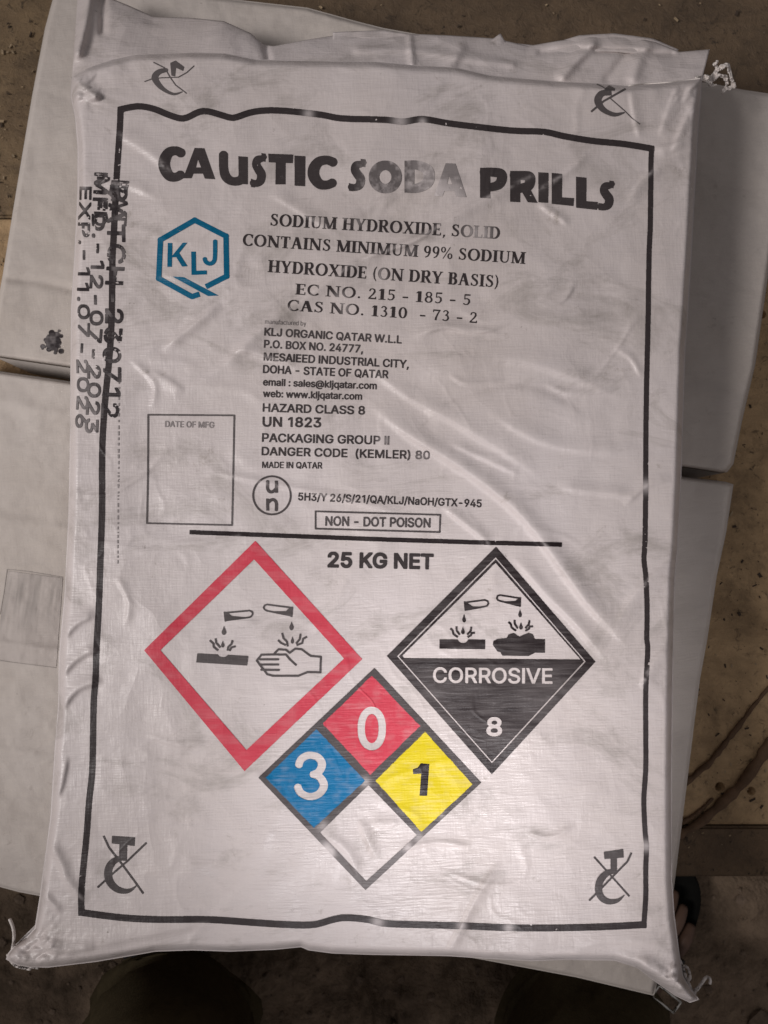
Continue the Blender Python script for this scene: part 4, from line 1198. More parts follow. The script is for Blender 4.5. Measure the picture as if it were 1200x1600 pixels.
def lay(name, layer, mat, parent, g=0.5, wear=0.0, fade=None, lift=0.00035, origin=B0, zf=None, wear_scale=6.0, seed=5):
    """turn a flat mark into a film of ink that follows the fabric"""
    zf = zf or ztop
    c = layer.coverage(g)
    n = layer.ss * g
    H, W = c.shape
    X = layer.x0 + (np.arange(W) + 0.5 - 2) * g
    Y = layer.y0 + (np.arange(H) + 0.5 - 2) * g
    XX, YY = np.meshgrid(X, Y)
    if wear:
        w = fbm(XX / wear_scale, YY / wear_scale, seed, 3) + 0.6 * fbm(XX / 60, YY / 60, seed + 5, 2)
        c = c * np.clip((wear_cut(wear) - w) / 0.12, 0, 1)
    ins = c >= 0.5
    pad = 1e-6
    corners = [(0, 0), (0, 1), (1, 1), (1, 0)]   # (dy,dx) around the cell
    val = [c[dy:H - 1 + dy, dx:W - 1 + dx] for dy, dx in corners]
    bit = [v >= 0.5 for v in val]
    case = sum(b.astype(int) << k for k, b in enumerate(bit))
    jj, ii = np.nonzero(case)
    cs = case[jj, ii]
    vx, vy, F = [], [], []
    base = 0
    polys = []
    for k in range(1, 16):
        m = cs == k
        if not m.any():
            continue
        j, i = jj[m], ii[m]
        pts = []
        for q in range(4):
            dy, dx = corners[q]
            ny, nx = corners[(q + 1) % 4]
            a_in = (k >> q) & 1
            b_in = (k >> ((q + 1) % 4)) & 1
            if a_in:
                pts.append((i + dx + 0.0, j + dy + 0.0))
            if a_in != b_in:
                va, vb = c[j + dy, i + dx], c[j + ny, i + nx]
                t = (0.5 - va) / (vb - va + np.where(vb == va, 1e-9, 0))
                t = np.clip(t, 0.02, 0.98)
                pts.append((i + dx + (nx - dx) * t, j + dy + (ny - dy) * t))
        px = np.stack([p[0] for p in pts], -1)
        py = np.stack([p[1] for p in pts], -1)
        polys.append((px, py))
    if not polys:
        return None
    allx = np.concatenate([p[0].ravel() for p in polys])
    ally = np.concatenate([p[1].ravel() for p in polys])
    key = np.round(allx * 128).astype(np.int64) * 10000000 + np.round(ally * 128).astype(np.int64)
    _, first, inv = np.unique(key, return_index=True, return_inverse=True)
    ux = X[0] + allx[first] * g
    uy = Y[0] + ally[first] * g
    z = zf(ux, uy) + lift
    V = proj(ux, uy, z) - np.asarray(origin)
    me = bpy.data.meshes.new(name)
    me.vertices.add(len(V))
    me.vertices.foreach_set("co", V.astype(np.float32).ravel())
    tot = [np.full(len(p[0]), p[0].shape[1]) for p in polys]
    tot = np.concatenate(tot)
    # image y runs downwards, so this order faces up once reversed
    li = []
    off = 0
    for p in polys:
        cnt = p[0].size
        li.append(inv[off:off + cnt].reshape(p[0].shape)[:, ::-1].ravel())
        off += cnt
    li = np.concatenate(li)
    me.loops.add(len(li))
    me.loops.foreach_set("vertex_index", li.astype(np.int32))
    me.polygons.add(len(tot))
    st = np.r_[0, np.cumsum(tot)[:-1]]
    me.polygons.foreach_set("loop_start", st.astype(np.int32))
    me.update(calc_edges=True)
    me.validate()
    me.polygons.foreach_set("use_smooth", np.ones(len(me.polygons), dtype=bool))
    if len(me.vertices) == len(ux):
        at = me.attributes.new("ink", 'FLOAT', 'POINT')
        f = np.ones(len(ux)) if fade is None else fade(ux, uy)
        if origin is B0:
            f = f * (1 - 0.42 * crease_wear(ux, uy))
        at.data.foreach_set("value", np.asarray(f, np.float32))
    me.materials.append(mat)
    o = bpy.data.objects.new(name, me)
    return link(o, parent)


def crease_wear(x, y):
    m = np.zeros(x.shape)
    for pts, a, w in CREASES:
        if a <= 0 or w > 14:
            continue
        p = resample(pts, 14, 1)
        x0, y0 = p.min(0) - 12
        x1, y1 = p.max(0) + 12
        k = (x > x0) & (x < x1) & (y > y0) & (y < y1)
        if k.any():
            d, t, _ = seg_dist(x[k], y[k], p)
            m[k] = np.maximum(m[k], np.exp(-(d / 3.2) ** 2) * np.clip(np.minimum(t, 1 - t) * 6, 0, 1))
    return m * np.clip(0.55 + 1.3 * fbm(x / 7, y / 7, 121, 2), 0, 1)


def wear_cut(w):
    return 0.98 - 0.9 * w


def diamond(top, right, bottom, left):
    return [top, right, bottom, left]


# frame line
FR_T = [(187, 171), (215, 166), (240, 170), (265, 180), (287, 185), (310, 175), (325, 174), (350, 181), (365, 184), (390, 176), (415, 172.5), (450, 173.5), (500, 179), (535, 185),
        (600, 187), (630, 190), (660, 186), (700, 192.5), (740, 197.5), (800, 204), (850, 206), (880, 212.5), (925, 220), (975, 225), (1018, 232)]
FR_R = [(1018, 232), (1017, 260), (1016, 350), (1014, 400), (1012.5, 500), (1010, 610), (1009, 700), (1008.5, 800), (1007.5, 850), (1006, 875), (1009, 900), (1011, 950), (1010.5, 1000), (1012, 1015),
        (1009, 1080), (1009, 1150), (1009, 1200), (1006, 1250), (1008, 1300), (1010, 1320), (1009, 1360), (1009, 1400), (1006, 1446)]
FR_B = [(1006, 1445), (950, 1448), (875, 1450), (800, 1450), (725, 1447), (650, 1445), (600, 1443), (575, 1437), (540, 1434), (520, 1437), (490, 1445), (450, 1445), (400, 1442), (325, 1437), (250, 1437), (190, 1434), (127, 1426)]
FR_L = [(127, 1426), (126.5, 1400), (129, 1365), (135, 1305), (139, 1250), (144, 1200), (146, 1100), (149, 1060), (150.5, 1010), (154, 950), (156.5, 875), (159, 800), (159.5, 700), (164, 625), (170, 565), (174, 500),
        (175.5, 400), (177, 375), (182, 275), (187, 200), (188, 171)]
ly = Layer(110, 150, 1040, 1470, 4)
for seg, w in ((FR_T, 10), (FR_R, 8), (FR_B, 10.5), (FR_L, 9.5)):
    ly.stroke([(*p, w) for p in resample(seg, len(seg) * 5, 1)], w)
for x, y, w in ((188, 171, 9), (1018, 232, 9), (1006, 1446, 9), (127, 1426, 10)):
    ly.poly([(x - w / 2, y - w / 2), (x + w / 2, y - w / 2), (x + w / 2, y + w / 2), (x - w / 2, y + w / 2)])


def fade_frame(x, y):
    f = np.full(x.shape, 0.97)
    for cx, cy, r in ((482, 178, 8), (625, 190, 12), (722, 1447, 8), (590, 1440, 10), (1009, 1322, 9), (1009, 760, 10), (660, 190, 6), (795, 1450, 8)):
        f = f - 0.6 * np.exp(-((x - cx) ** 2 + (y - cy) ** 2) / r ** 2)
    return np.clip(f, 0.1, 1)


lay("printed_border", ly, M_BLACK, sack, 1.0, 0.15, fade_frame)

# heading, drawn letter by letter
ly = Layer(235, 215, 975, 345, 4)


def letter(c, x0, y0, x1, y1, t=15.5, skew=0.0):
    w, h = x1 - x0, y1 - y0

    def q(u, v, k=None):
        p = (x0 + u * w + skew * (0.5 - v), y0 + v * h)
        return p if k is None else (*p, k)
    tx, ty = t / w, t / h
    if c == 'I':
        ly.poly([q(0, 0), q(1, .02), q(.97, 1), q(.02, .98)])
    elif c == 'T':
        ly.poly([q(0, .0), q(1, .03), q(.98, ty * .9 + .03), q(.02, ty * .9)])
        ly.poly([q(.5 - tx * .5, 0.05), q(.5 + tx * .5, 0.05), q(.5 + tx * .5, 1), q(.5 - tx * .55, 1)])
    elif c == 'L':
        ly.poly([q(0, 0), q(tx * 1.02, .03), q(tx * 1.0, 1 - ty * .8), q(1, 1 - ty * .72), q(.97, 1.02), q(0, .95)])
    elif c == 'U':
        ly.stroke([q(tx * .5, 0, t), q(tx * .52, .45, t), q(.24, .72, t * 1.05), q(.45, .86, t * .95), q(.72, .84, t), q(1 - tx * .5, .70, t)], t, smooth=30)
        ly.poly([q(1 - tx * 1.05, .08), q(1, .1), q(1, .96), q(1 - tx, .95)])
    elif c == 'C':
        ly.stroke([q(.95, .20, t * .95), q(.70, .12, t * .9), q(.40, .17, t), q(.22, .38, t * 1.15), q(.22, .62, t * 1.15), q(.42, .85, t), q(.70, .88, t * .9), q(.93, .80, t * .9)], t, smooth=40)
    elif c == 'O':
        a = np.linspace(0, 2 * math.pi, 40, endpoint=False)
        ly.stroke([q(.5 + (.5 - tx * .52) * math.cos(k), .5 + (.5 - ty * .45) * math.sin(k), t * (0.92 + .1 * abs(math.cos(k)))) for k in a], t, close=True)
    elif c == 'D':
        ly.poly([q(0, 0), q(tx * .95, 0), q(tx * .95, 1), q(0, 1)])
        ly.stroke([q(.1, ty * .42, t * .85), q(.45, ty * .45, t * .9), q(.78, .3, t * 1.05), q(.83, .5, t * 1.1), q(.76, .7, t * 1.05), q(.45, 1 - ty * .45, t * .9), q(.1, 1 - ty * .42, t * .85)], t, smooth=40)
    elif c == 'P':
        ly.poly([q(0, 0), q(tx * 1.0, 0), q(tx * 1.0, 1), q(0, .98)])
        ly.stroke([q(.1, ty * .42, t * .85), q(.55, ty * .45, t * .9), q(.80, .2, t * .95), q(.83, .36, t), q(.74, .53, t * .95), q(.5, .62, t * .85), q(.2, .63, t * .85)], t, smooth=34)
    elif c == 'R':
        ly.poly([q(0, 0), q(tx * 1.0, 0), q(tx * .98, 1), q(0, .98)])
        ly.stroke([q(.1, ty * .42, t * .85), q(.5, ty * .45, t * .9), q(.72, .18, t * .95), q(.74, .34, t), q(.64, .5, t * .95), q(.2, .58, t * .85)], t, smooth=34)
        ly.poly([q(.36, .55), q(.70, .50), q(1.02, 1.02), q(.66, 1.0)])
    elif c == 'A':
        ly.poly([q(.36, 0), q(.66, 0.01), q(1, 1), q(.68, .98), q(.62, .82), q(.32, .82), q(.26, .97), q(0, .97)])
        ly.poly([q(.46, .36), q(.40, .62), q(.56, .62)], False)
    elif c == 'S':
        ly.stroke([q(.95, .10, t * .55), q(.72, .16, t * .8), q(.44, .20, t * .95), q(.36, .34, t), q(.52, .48, t * 1.05), q(.70, .62, t * 1.05), q(.64, .80, t), q(.38, .88, t * .85), q(.08, .86, t * .8)], t, smooth=40)
        ly.poly([q(.70, .0), q(1, .02), q(.98, .26), q(.80, .24)])
        ly.poly([q(0, .74), q(.2, .78), q(.25, 1), q(.0, .98)])


for args in (('C', 249, 229, 286, 283), ('A', 286, 231, 336, 280), ('U', 342, 240, 387, 290, 14), ('S', 392, 239, 415, 293, 13), ('T', 419, 240, 458, 288, 15), ('I', 460, 243, 477, 291),
             ('C', 481, 244, 524, 295), ('S', 545, 248, 571, 299, 13), ('O', 576, 251, 628, 302, 16), ('D', 632, 251, 678, 301, 16), ('A', 678, 255, 729, 308), ('P', 750, 262, 791, 310, 16),
             ('R', 797, 267, 839, 316, 16), ('I', 841, 269, 857, 317), ('L', 862, 270, 897, 321, 16), ('L', 900, 276, 934, 327, 16), ('S', 935, 282, 959, 329, 13)):
    letter(*args)


def fade_title(x, y):
    f = np.full(x.shape, 0.95)
    sod = np.clip((x - 552) / 20, 0, 1) * np.clip((690 - x) / 14, 0, 1)
    f = f - sod * (0.14 + 0.5 * (fbm(x / 9, y / 9, 81, 3) + 0.12).clip(0, 1))
    rim = np.clip((x - 632) / 6, 0, 1) * np.clip((735 - x) / 20, 0, 1)
    f = f - 0.30 * rim * np.clip((x - 636) / 30, 0, 1)
    low = np.clip((x - 676) / 5, 0, 1) * np.clip((732 - x) / 6, 0, 1) * np.clip((y - 268 - 0.35 * (x - 690)) / 26, 0, 1)
    f = f - 0.42 * low
    return np.clip(f, 0.06, 1)


lay("printed_heading", ly, M_BLACK, sack, 0.5, 0.1, fade_title, seed=9)

# serif lines
ly = Layer(370, 325, 830, 515, 6)
ly.serif("SODIUM HYDROXIDE, SOLID", (421, 352.5), (781, 373.5), 19)
ly.serif("CONTAINS MINIMUM 99% SODIUM", (378.5, 383.5), (820, 412.5), 18.5)
ly.serif("HYDROXIDE (ON DRY BASIS)", (418, 425), (779, 449.5), 19)
ly.serif("EC NO. 215 - 185 - 5", (461, 460), (735.5, 477), 17)
ly.serif("CAS NO. 1310  - 73 - 2", (448, 485), (746, 505), 17)


def fade_serif(x, y):
    f = np.full(x.shape, 0.97)
    for cx, cy, rx, ry, k in ((752, 364, 16, 14, 0.62), (732, 362, 12, 14, 0.25), (597, 430, 7, 12, 0.5), (560, 346, 8, 8, 0.3), (540, 480, 8, 16, 0.35), (530, 465, 10, 10, 0.3), (500, 345, 10, 7, .2),
                               (640, 392, 10, 8, 0.25)):
        f = f - k * np.exp(-((x - cx) / rx) ** 2 - ((y - cy) / ry) ** 2)
    return np.clip(f, 0.08, 1)


lay("printed_description", ly, M_BLACK, sack, 0.5, 0.05, fade_serif)

# sans lines
BD = 0.05
ly = Layer(385, 488, 770, 900, 6)
ly.text("manufactured by", (413.8, 506), (478, 509), 7.2, 0.02)
ly.text("KLJ ORGANIC QATAR W.L.L", (413, 524), (627, 536.5), 11.8, BD)
ly.text("P.O. BOX NO. 24777,", (412.5, 543), (566.5, 551), 11.8, BD)
ly.text("MESAIEED INDUSTRIAL CITY,", (412, 563), (638, 575), 12, BD)
ly.text("DOHA - STATE OF QATAR", (411, 582.5), (606, 591), 12, BD)
ly.text("email : sales@kljqatar.com", (411, 602), (588, 608), 10.5, BD)
ly.text("web: www.kljqatar.com", (411, 620), (565, 624.5), 10.5, BD)
ly.text("HAZARD CLASS 8", (410.6, 643), (569.5, 647.5), 12.5, BD)
ly.text("UN 1823", (410.6, 666), (501, 667.5), 14.5, BD)
ly.text("PACKAGING GROUP II", (409.6, 690), (607.5, 694.5), 12.8, BD)
ly.text("DANGER CODE  (KEMLER) 80", (409, 711), (671, 717.5), 12.5, BD)
ly.text("MADE IN QATAR", (409.6, 731), (503, 732), 9.5, BD)
ly.text("5H3/Y 26/S/21/QA/KLJ/NaOH/GTX-945", (466, 781.5), (752, 792.5), 11.5, BD)


def fade_sans(x, y):
    f = np.full(x.shape, 0.95)
    f = np.where(y < 511, 0.75, f)
    f = np.where((y > 511) & (y < 552) & (x < 640), 0.92, f)
    f = f - 0.35 * np.exp(-((x - 600) / 10) ** 2 - ((y - 688) / 8) ** 2)
    f = f - 0.25 * np.exp(-((x - 660) / 18) ** 2 - ((y - 713) / 9) ** 2)
    return np.clip(f, 0.1, 1)


lay("printed_address", ly, M_BLACK, sack, 0.5, 0.0, fade_sans)

ly = Layer(505, 855, 685, 900, 6)
ly.text("25 KG NET", (513, 885.5), (676, 888.5), 22, 0.075)
lay("printed_weight", ly, M_BLACK, sack, 0.5, 0.0, lambda x, y: np.full(x.shape, 0.96))

# UN packaging mark
ly = Layer(390, 738, 460, 808, 6)
t = np.linspace(0, 2 * math.pi, 60, endpoint=False)
ly.stroke([(424.8 + 29.3 * math.cos(k), 774 + 29.8 * math.sin(k)) for k in t], 3.0, close=True)
ly.stroke([(418, 751), (418, 763), (421, 768), (426, 768.3), (431, 764)], 5, smooth=20)
ly.poly([(429.2, 751), (434.2, 751), (434.4, 770), (429.6, 770)])
ly.stroke([(431.6, 798), (431.6, 786), (428, 781), (423, 781.5), (418.4, 786)], 5, smooth=20)
ly.poly([(415.6, 779), (420.4, 779), (420.6, 798), (415.8, 798)])
lay("packaging_mark", ly, M_BLACK, sack, 0.5, 0, lambda x, y: np.full(x.shape, 0.9))

# boxes and the rule
ly = Layer(485, 790, 700, 840, 6)
ly.stroke([(493, 799), (688, 804.5), (687, 831.5), (493, 826)], 2.8, close=True)
ly.text("NON - DOT POISON", (508.7, 821), (672, 824), 14, BD)
lay("poison_box", ly, M_BLACK, sack, 0.5, 0, lambda x, y: np.full(x.shape, 0.9))
ly = Layer(285, 815, 890, 865, 4)
ly.stroke([(296, 831.5), (400, 835.5), (600, 843), (760, 848), (878, 851)], 7.0)
lay("printed_rule", ly, M_BLACK, sack, 1.0, 0.1)
ly = Layer(220, 640, 375, 830, 6)
ly.stroke([(231.5, 648), (366, 649), (364.5, 730), (362.5, 820.5), (229.5, 817.5), (231, 740)], 2.8, close=True)
ly.text("DATE OF MFG", (258, 667), (334, 668.5), 9.2, BD)
lay("date_box", ly, M_BLACK, sack, 0.5, 0, lambda x, y: np.where((y > 655) & (y < 672) & (x > 250) & (x < 340), 0.6, 0.85))

# company emblem
ly = Layer(238, 332, 365, 472, 6)
ly.stroke([(311.5, 459.5), (299.8, 463.5), (247.8, 435), (250.5, 374.8), (304, 344), (353, 369), (354, 431.5), (321.5, 448)], 8.4)
for x, y in ((247.8, 435), (250.5, 374.8), (304, 344), (353, 369), (354, 431.5)):
    ly.disc(x, y, 4.6)
ly.poly([(269, 432), (287, 433), (341.5, 461.8), (325, 462.6)])
ly.stroke([(265.6, 379.5), (264.8, 417)], 7)
ly.poly([(285.5, 379.2), (292.5, 379.2), (274.5, 402), (267, 402)])
ly.poly([(272, 396.5), (279, 394), (293, 416), (284.5, 416.5)])
ly.stroke([(302.2, 393), (302.8, 429.5)], 7.2)
ly.stroke([(300, 426.4), (323, 425.6)], 6.4)
ly.stroke([(336, 375.5), (335.8, 399), (334, 408.5), (328, 412), (321.5, 409), (319.5, 403)], 6.6, smooth=30)
lay("company_emblem", ly, M_TEAL, sack, 0.5, 0.05)


# ---- hook marks
def hook(name, ox, oy, sc, head, stem, cres, lines, f=0.9):
    pts = [(ox + x / sc, oy + y / sc) for x, y, *_ in (list(cres) + list(head) + [p for l, w in lines for p in l])]
    a = np.array(pts)
    x0, y0 = a.min(0) - 8
    x1, y1 = a.max(0) + 8
    L = Layer(math.floor(x0), math.floor(y0), math.ceil(x1), math.ceil(y1), 6)

    def q(p):
        return (ox + p[0] / sc, oy + p[1] / sc)
    L.poly([q(p) for p in head])
    if stem:
        L.stroke([q(stem[0]), q(stem[1])], stem[2] / sc)
    L.stroke([(*q(p), p[2] / sc) for p in cres], 1, smooth=40)
    for l, w in lines:
        L.stroke([(*q(p), w / sc) for p in l], w / sc)
    lay(name, L, M_BLACK, sack, 0.5, 0.05, lambda x, y: np.full(x.shape, f))


hook("hook_mark", 130, 1280, 9.23, [(415, 240), (745, 262), (738, 388), (410, 350)], ((578, 330), (570, 600), 112),
     [(600, 575, 50), (520, 570, 75), (435, 610, 95), (375, 690, 110), (356, 800, 112), (385, 910, 108), (470, 1000, 95), (570, 1038, 80), (660, 1032, 60), (730, 990, 30), (778, 945, 12)],
     [([(290, 240), (370, 410), (470, 540), (550, 640), (770, 940), (865, 1075)], 27), ([(910, 340), (640, 600), (430, 780), (205, 985)], 29)])
hook("hook_mark", 900, 1300, 9.23, [(400, 288), (682, 245), (690, 370), (410, 392)], ((545, 350), (545, 590), 96),
     [(560, 580, 50), (500, 575, 75), (425, 612, 95), (350, 700, 106), (325, 820, 106), (350, 920, 100), (420, 988, 90), (510, 1008, 75), (610, 985, 52), (700, 910, 12)],
     [([(260, 360), (440, 560), (530, 660), (770, 930)], 27), ([(800, 300), (740, 430), (600, 570), (380, 800), (190, 990)], 29)])
hook("hook_mark", 220, 70, 4.615, [(212, 130), (250, 113), (312, 158), (304, 188), (252, 165), (246, 228), (220, 222)], None,
     [(190, 180, 26), (130, 195, 38), (100, 235, 46), (130, 290, 38), (180, 332, 25), (240, 355, 18), (300, 338, 6)],
     [([(90, 125), (170, 165), (215, 240), (250, 290), (330, 350)], 8), ([(25, 265), (80, 245), (150, 237), (270, 233), (330, 200), (385, 150)], 7)], 0.85)
hook("hook_mark", 880, 110, 6.667, [(428, 190), (480, 153), (542, 188), (535, 212), (500, 208), (505, 260), (440, 262)], None,
     [(470, 225, 50), (395, 245, 68), (360, 310, 76), (390, 380, 66), (450, 430, 52), (540, 460, 42), (640, 438, 14)],
     [([(290, 430), (420, 320), (650, 190)], 20), ([(490, 290), (640, 420), (720, 500), (800, 560)], 11), ([(350, 140), (430, 180)], 12)], 0.88)


# ---- date stamp down the left edge
def vtext(L, s, xb0, y0, xb1, y1, cap, bold):
    L.text(s, (xb0, y0), (xb1, y1), cap, bold, wob=1.0)


FRAY = Layer(1080, 88, 1155, 152, 6)
FRAY.stroke([(1090, 121, 6), (1096, 122, 7), (1106, 124, 12), (1114, 122, 8), (1119, 111, 6), (1131, 102, 5), (1138, 101, 5), (1142, 117, 4), (1146, 135, 5), (1133, 139, 5), (1130, 145, 2)], 1, caps=True)
FRAY.stroke([(1114, 122, 6), (1124, 117, 5), (1134, 121, 4), (1136, 131, 3), (1131, 140, 3)], 1)
FRAY.stroke([(1106, 126, 5), (1112, 134, 4), (1120, 132, 2)], 1)
FRAY.stroke([(1120, 110, 3), (1117, 100, 3), (1122, 94, 2)], 1)

fr = lay("frayed_hem", FRAY, M_THREAD, sack, 0.5, 0.12, zf=lambda x, y: -0.034 - 0.010 * np.clip((x - 1095) / 20, 0, 1) + 0.008 * fbm(x / 9, y / 9, 111, 3), lift=0, wear_scale=3.0)
sd_ = fr.modifiers.new("thickness", 'SOLIDIFY')
sd_.thickness = 0.0012
ly = Layer(105, 250, 215, 690, 6)
vtext(ly, "EXP.-11.07-2026", 124, 292, 119, 668, 17, 0.045)
vtext(ly, "MFD.-12-07-2023", 147, 270, 134, 676, 19, 0.045)
vtext(ly, "BATCH-230712", 171, 290, 159, 652, 26, 0.04)
# double strike where the stamp slipped
vtext(ly, "MFD", 151, 276, 147, 352, 19, 0.03)
vtext(ly, "BAT", 174, 282, 171, 352, 26, 0.03)


def fade_stamp(x, y):
    return np.clip(0.93 + 0.3 * fbm(x / 12, y / 18, 91, 2) - np.clip((y - 480) / 600, 0, .2) * (x < 150), 0.3, 1)


lay("date_stamp", ly, M_STAMP, sack, 0.5, 0.45, fade_stamp, lift=0.0005, wear_scale=3.2)
ly = Layer(175, 580, 200, 890, 6)
y = 588
r2 = random.Random(3)
while y < 880:
    h = r2.uniform(2, 7)
    x = 186 - (y - 588) * 0.008
    ly.poly([(x - r2.uniform(.8, 1.6), y), (x + r2.uniform(.8, 1.6), y), (x + 1, y + h), (x - 1, y + h)])
    y += h + r2.uniform(2, 5)
lay("edge_print", ly, M_FAINT, sack, 0.5, 0.1, lambda x, y: np.full(x.shape, 0.6))


# ---- red hazard diamond
def drop(L, x, y, h, w, on=True):
    L.disc(x, y + h * 0.18, w / 2, on, h * 0.32)
    L.poly([(x, y - h / 2), (x + w * 0.46, y + h * 0.10), (x - w * 0.46, y + h * 0.10)], on)


ly = Layer(215, 835, 580, 1215, 4)
ly.poly([(399, 845), (566, 1030), (382, 1205), (225, 1016)])
ly.poly([(397, 874), (537.5, 1029), (385, 1172), (250.5, 1016)], False)
hz = lay("hazard_diamond", ly, M_RED, sack, 1.0, 0.0, lambda x, y: np.clip(0.97 + 0.15 * fbm(x / 30, y / 8, 95, 3), 0.4, 1))
hz["label"] = "red bordered diamond with acid burning a bar and a hand"


def PX(ox, oy, s):
    return lambda *p: [(ox + a / s, oy + b / s) + tuple(c / s for c in r) for a, b, *r in p]


def tube(L, m, pts, fill, w):
    L.stroke(m(*pts), w, close=True)
    L.poly(m(*fill))


ly = Layer(295, 935, 515, 1070, 8)
m = PX(300, 920, 5.4545)
tube(ly, m, [(278, 205), (490, 186), (512, 196), (517, 214), (508, 232), (490, 243), (284, 270)], [(276, 205), (300, 200), (340, 232), (460, 242), (284, 274)], 2.8)
ly.poly(m((268, 195), (286, 195), (294, 280), (278, 282)))
tube(ly, m, [(855, 162), (640, 134), (618, 142), (610, 160), (618, 176), (640, 188), (848, 230)], [(857, 160), (830, 160), (800, 190), (660, 192), (848, 236)], 2.8)
ly.poly(m((845, 152), (862, 152), (856, 242), (838, 240)))
for x, y, h, w in ((272, 355, 78, 40), (848, 315, 78, 38), (262, 470, 62, 28), (855, 435, 66, 28)):
    (cx, cy), = m((x, y))
    drop(ly, cx, cy, h / 5.4545, w / 5.4545)
for pts in ([(150, 438), (182, 468), (184, 495), (222, 526)], [(200, 422), (206, 462), (242, 502)], [(345, 438), (336, 470), (308, 496), (302, 528)], [(372, 490), (336, 500), (318, 530)],
            [(768, 375), (778, 420), (808, 450), (816, 492)], [(732, 436), (756, 460), (800, 482)], [(925, 382), (918, 430), (886, 468)], [(980, 408), (946, 426), (940, 462), (890, 482)]):
    ly.stroke(m(*pts), 18 / 5.4545)
ly.poly(m((45, 550), (480, 572), (470, 655), (35, 628)))
(cx, cy), = m((262, 552))
ly.disc(cx, cy, 8.2, False, 5.6)
for pts in ([(1098, 580), (1094, 712), (985, 710), (905, 742), (690, 742), (640, 728), (618, 698)], [(705, 548), (738, 516), (800, 520), (832, 546), (880, 510), (935, 516), (1010, 572), (1098, 580)],
            [(740, 562), (800, 560), (832, 600), (885, 648)], [(590, 562), (740, 560)], [(580, 602), (735, 602)], [(585, 646), (735, 646)], [(590, 690), (740, 692)], [(552, 612), (592, 562)],
            [(552, 612), (588, 662), (618, 698)]):
    ly.stroke(m(*pts), 19 / 5.4545, caps=True)
o = lay("pictogram", ly, M_BLACK, hz, 0.5, 0, lambda x, y: np.full(x.shape, 0.88))

# ---- black corrosive diamond
ly = Layer(595, 845, 940, 1220, 6)
T, R_, B_, L_ = np.array((775, 854.)), np.array((930.5, 1034.)), np.array((768.5, 1210.)), np.array((604.5, 1025.))
CC = (T + R_ + B_ + L_) / 4


def shrink(f):
    return [CC + (p - CC) * f for p in (T, R_, B_, L_)]


ly.poly([T, R_, B_, L_])
ly.poly(shrink(0.905), False)
ly.poly(shrink(0.888))
# upper field left unprinted
S = shrink(0.855)
wl, wr = S[3] + (3, 2.5), S[1] - (3, 3)
ly.poly([S[0], S[1] + (0, -3), wr + (0, 0), wl, S[3] + (0, -1)], False)
ly.text("CORROSIVE", (677, 1066.5), (862.5, 1068), 23, 0.04, on=False)
ly.text("8", (761, 1149), (783, 1149.5), 27, 0.06, on=False)
m = PX(660, 910, 5.4545)
tube(ly, m, [(360, 172), (530, 150), (556, 160), (562, 178), (552, 200), (530, 206), (366, 236)], [(358, 175), (385, 175), (430, 205), (500, 206), (366, 240)], 2.8)
ly.poly(m((352, 160), (366, 160), (374, 244), (360, 244)))
tube(ly, m, [(834, 136), (660, 108), (640, 116), (634, 134), (642, 150), (660, 158), (832, 202)], [(838, 134), (815, 140), (790, 158), (690, 162), (832, 206)], 2.8)
ly.poly(m((828, 126), (842, 126), (840, 208), (826, 206)))
for x, y, h, w in ((355, 305, 74, 32), (832, 262, 70, 32), (345, 410, 66, 32), (840, 370, 66, 32)):
    (cx, cy), = m((x, y))
    drop(ly, cx, cy, h / 5.4545, w / 5.4545)
for dx, dy in ((0, 0), (495, -55)):
    for pts in ([(238, 392), (258, 410), (264, 440), (302, 468)], [(290, 375), (292, 410), (318, 448)], [(418, 378), (412, 412), (382, 446)], [(448, 430), (420, 432), (412, 452), (382, 468)]):
        ly.stroke(m(*[(x + dx, y + dy) for x, y in pts]), 18 / 5.4545)
ly.poly(m((145, 486), (535, 487), (535, 570), (145, 565)))
(cx, cy), = m((345, 482))
ly.disc(cx, cy, 8, False, 6.5)
ly.poly(m((605, 500), (640, 482), (718, 474), (735, 442), (780, 430), (805, 450), (830, 462), (862, 446), (905, 430), (942, 442), (958, 482), (1045, 485), (1045, 600), (960, 600), (905, 628),
          (680, 625), (665, 595), (640, 590), (620, 560), (600, 535)))


def fade_corr(x, y):
    f = 0.97 + 0.08 * fbm(x / 40, y / 4, 97, 3)
    f = f - 0.10 * np.clip((y - 1030) / 20, 0, 1) * (0.5 + fbm(x / 60, y / 30, 98, 2))
    return np.clip(f, 0.4, 1)


co = lay("corrosive_diamond", ly, M_BLACK, sack, 0.5, 0.0, fade_corr)
co["label"] = "black and white diamond reading CORROSIVE 8"

# ---- four coloured fire diamond
ly = Layer(398, 1036, 760, 1398, 4)
ly.poly([(585, 1043.5), (752, 1223), (571, 1391), (403.5, 1215)])
for cell in ([(581, 1056), (656, 1134.5), (578.5, 1210), (504.5, 1131)], [(664.3, 1144), (738, 1225.5), (658.5, 1299.5), (587, 1219.7)],
             [(494.5, 1139.5), (570, 1219.7), (490.5, 1293), (415.5, 1215)], [(575.7, 1226.7), (651.5, 1305), (572, 1377), (500, 1301)]):
    ly.poly(cell, False)


def fade_fd(x, y):
    f = np.full(x.shape, 0.9)
    for cx, cy, r, k in ((510, 1325, 9, .6), (518, 1333, 7, .6), (637, 1322, 8, .6), (505, 1290, 9, .35), (570, 1222, 8, .5), (655, 1312, 8, .4), (690, 1275, 5, .3)):
        f = f - k * np.exp(-((x - cx) ** 2 + (y - cy) ** 2) / r ** 2)
    return np.clip(f - 0.1 * (y > 1290), 0.15, 1)


fd = lay("fire_diamond", ly, M_BLACK, sack, 1.0, 0.08, fade_fd)
fd["label"] = "diamond of red, blue, yellow and white cells numbered 0, 3 and 1"


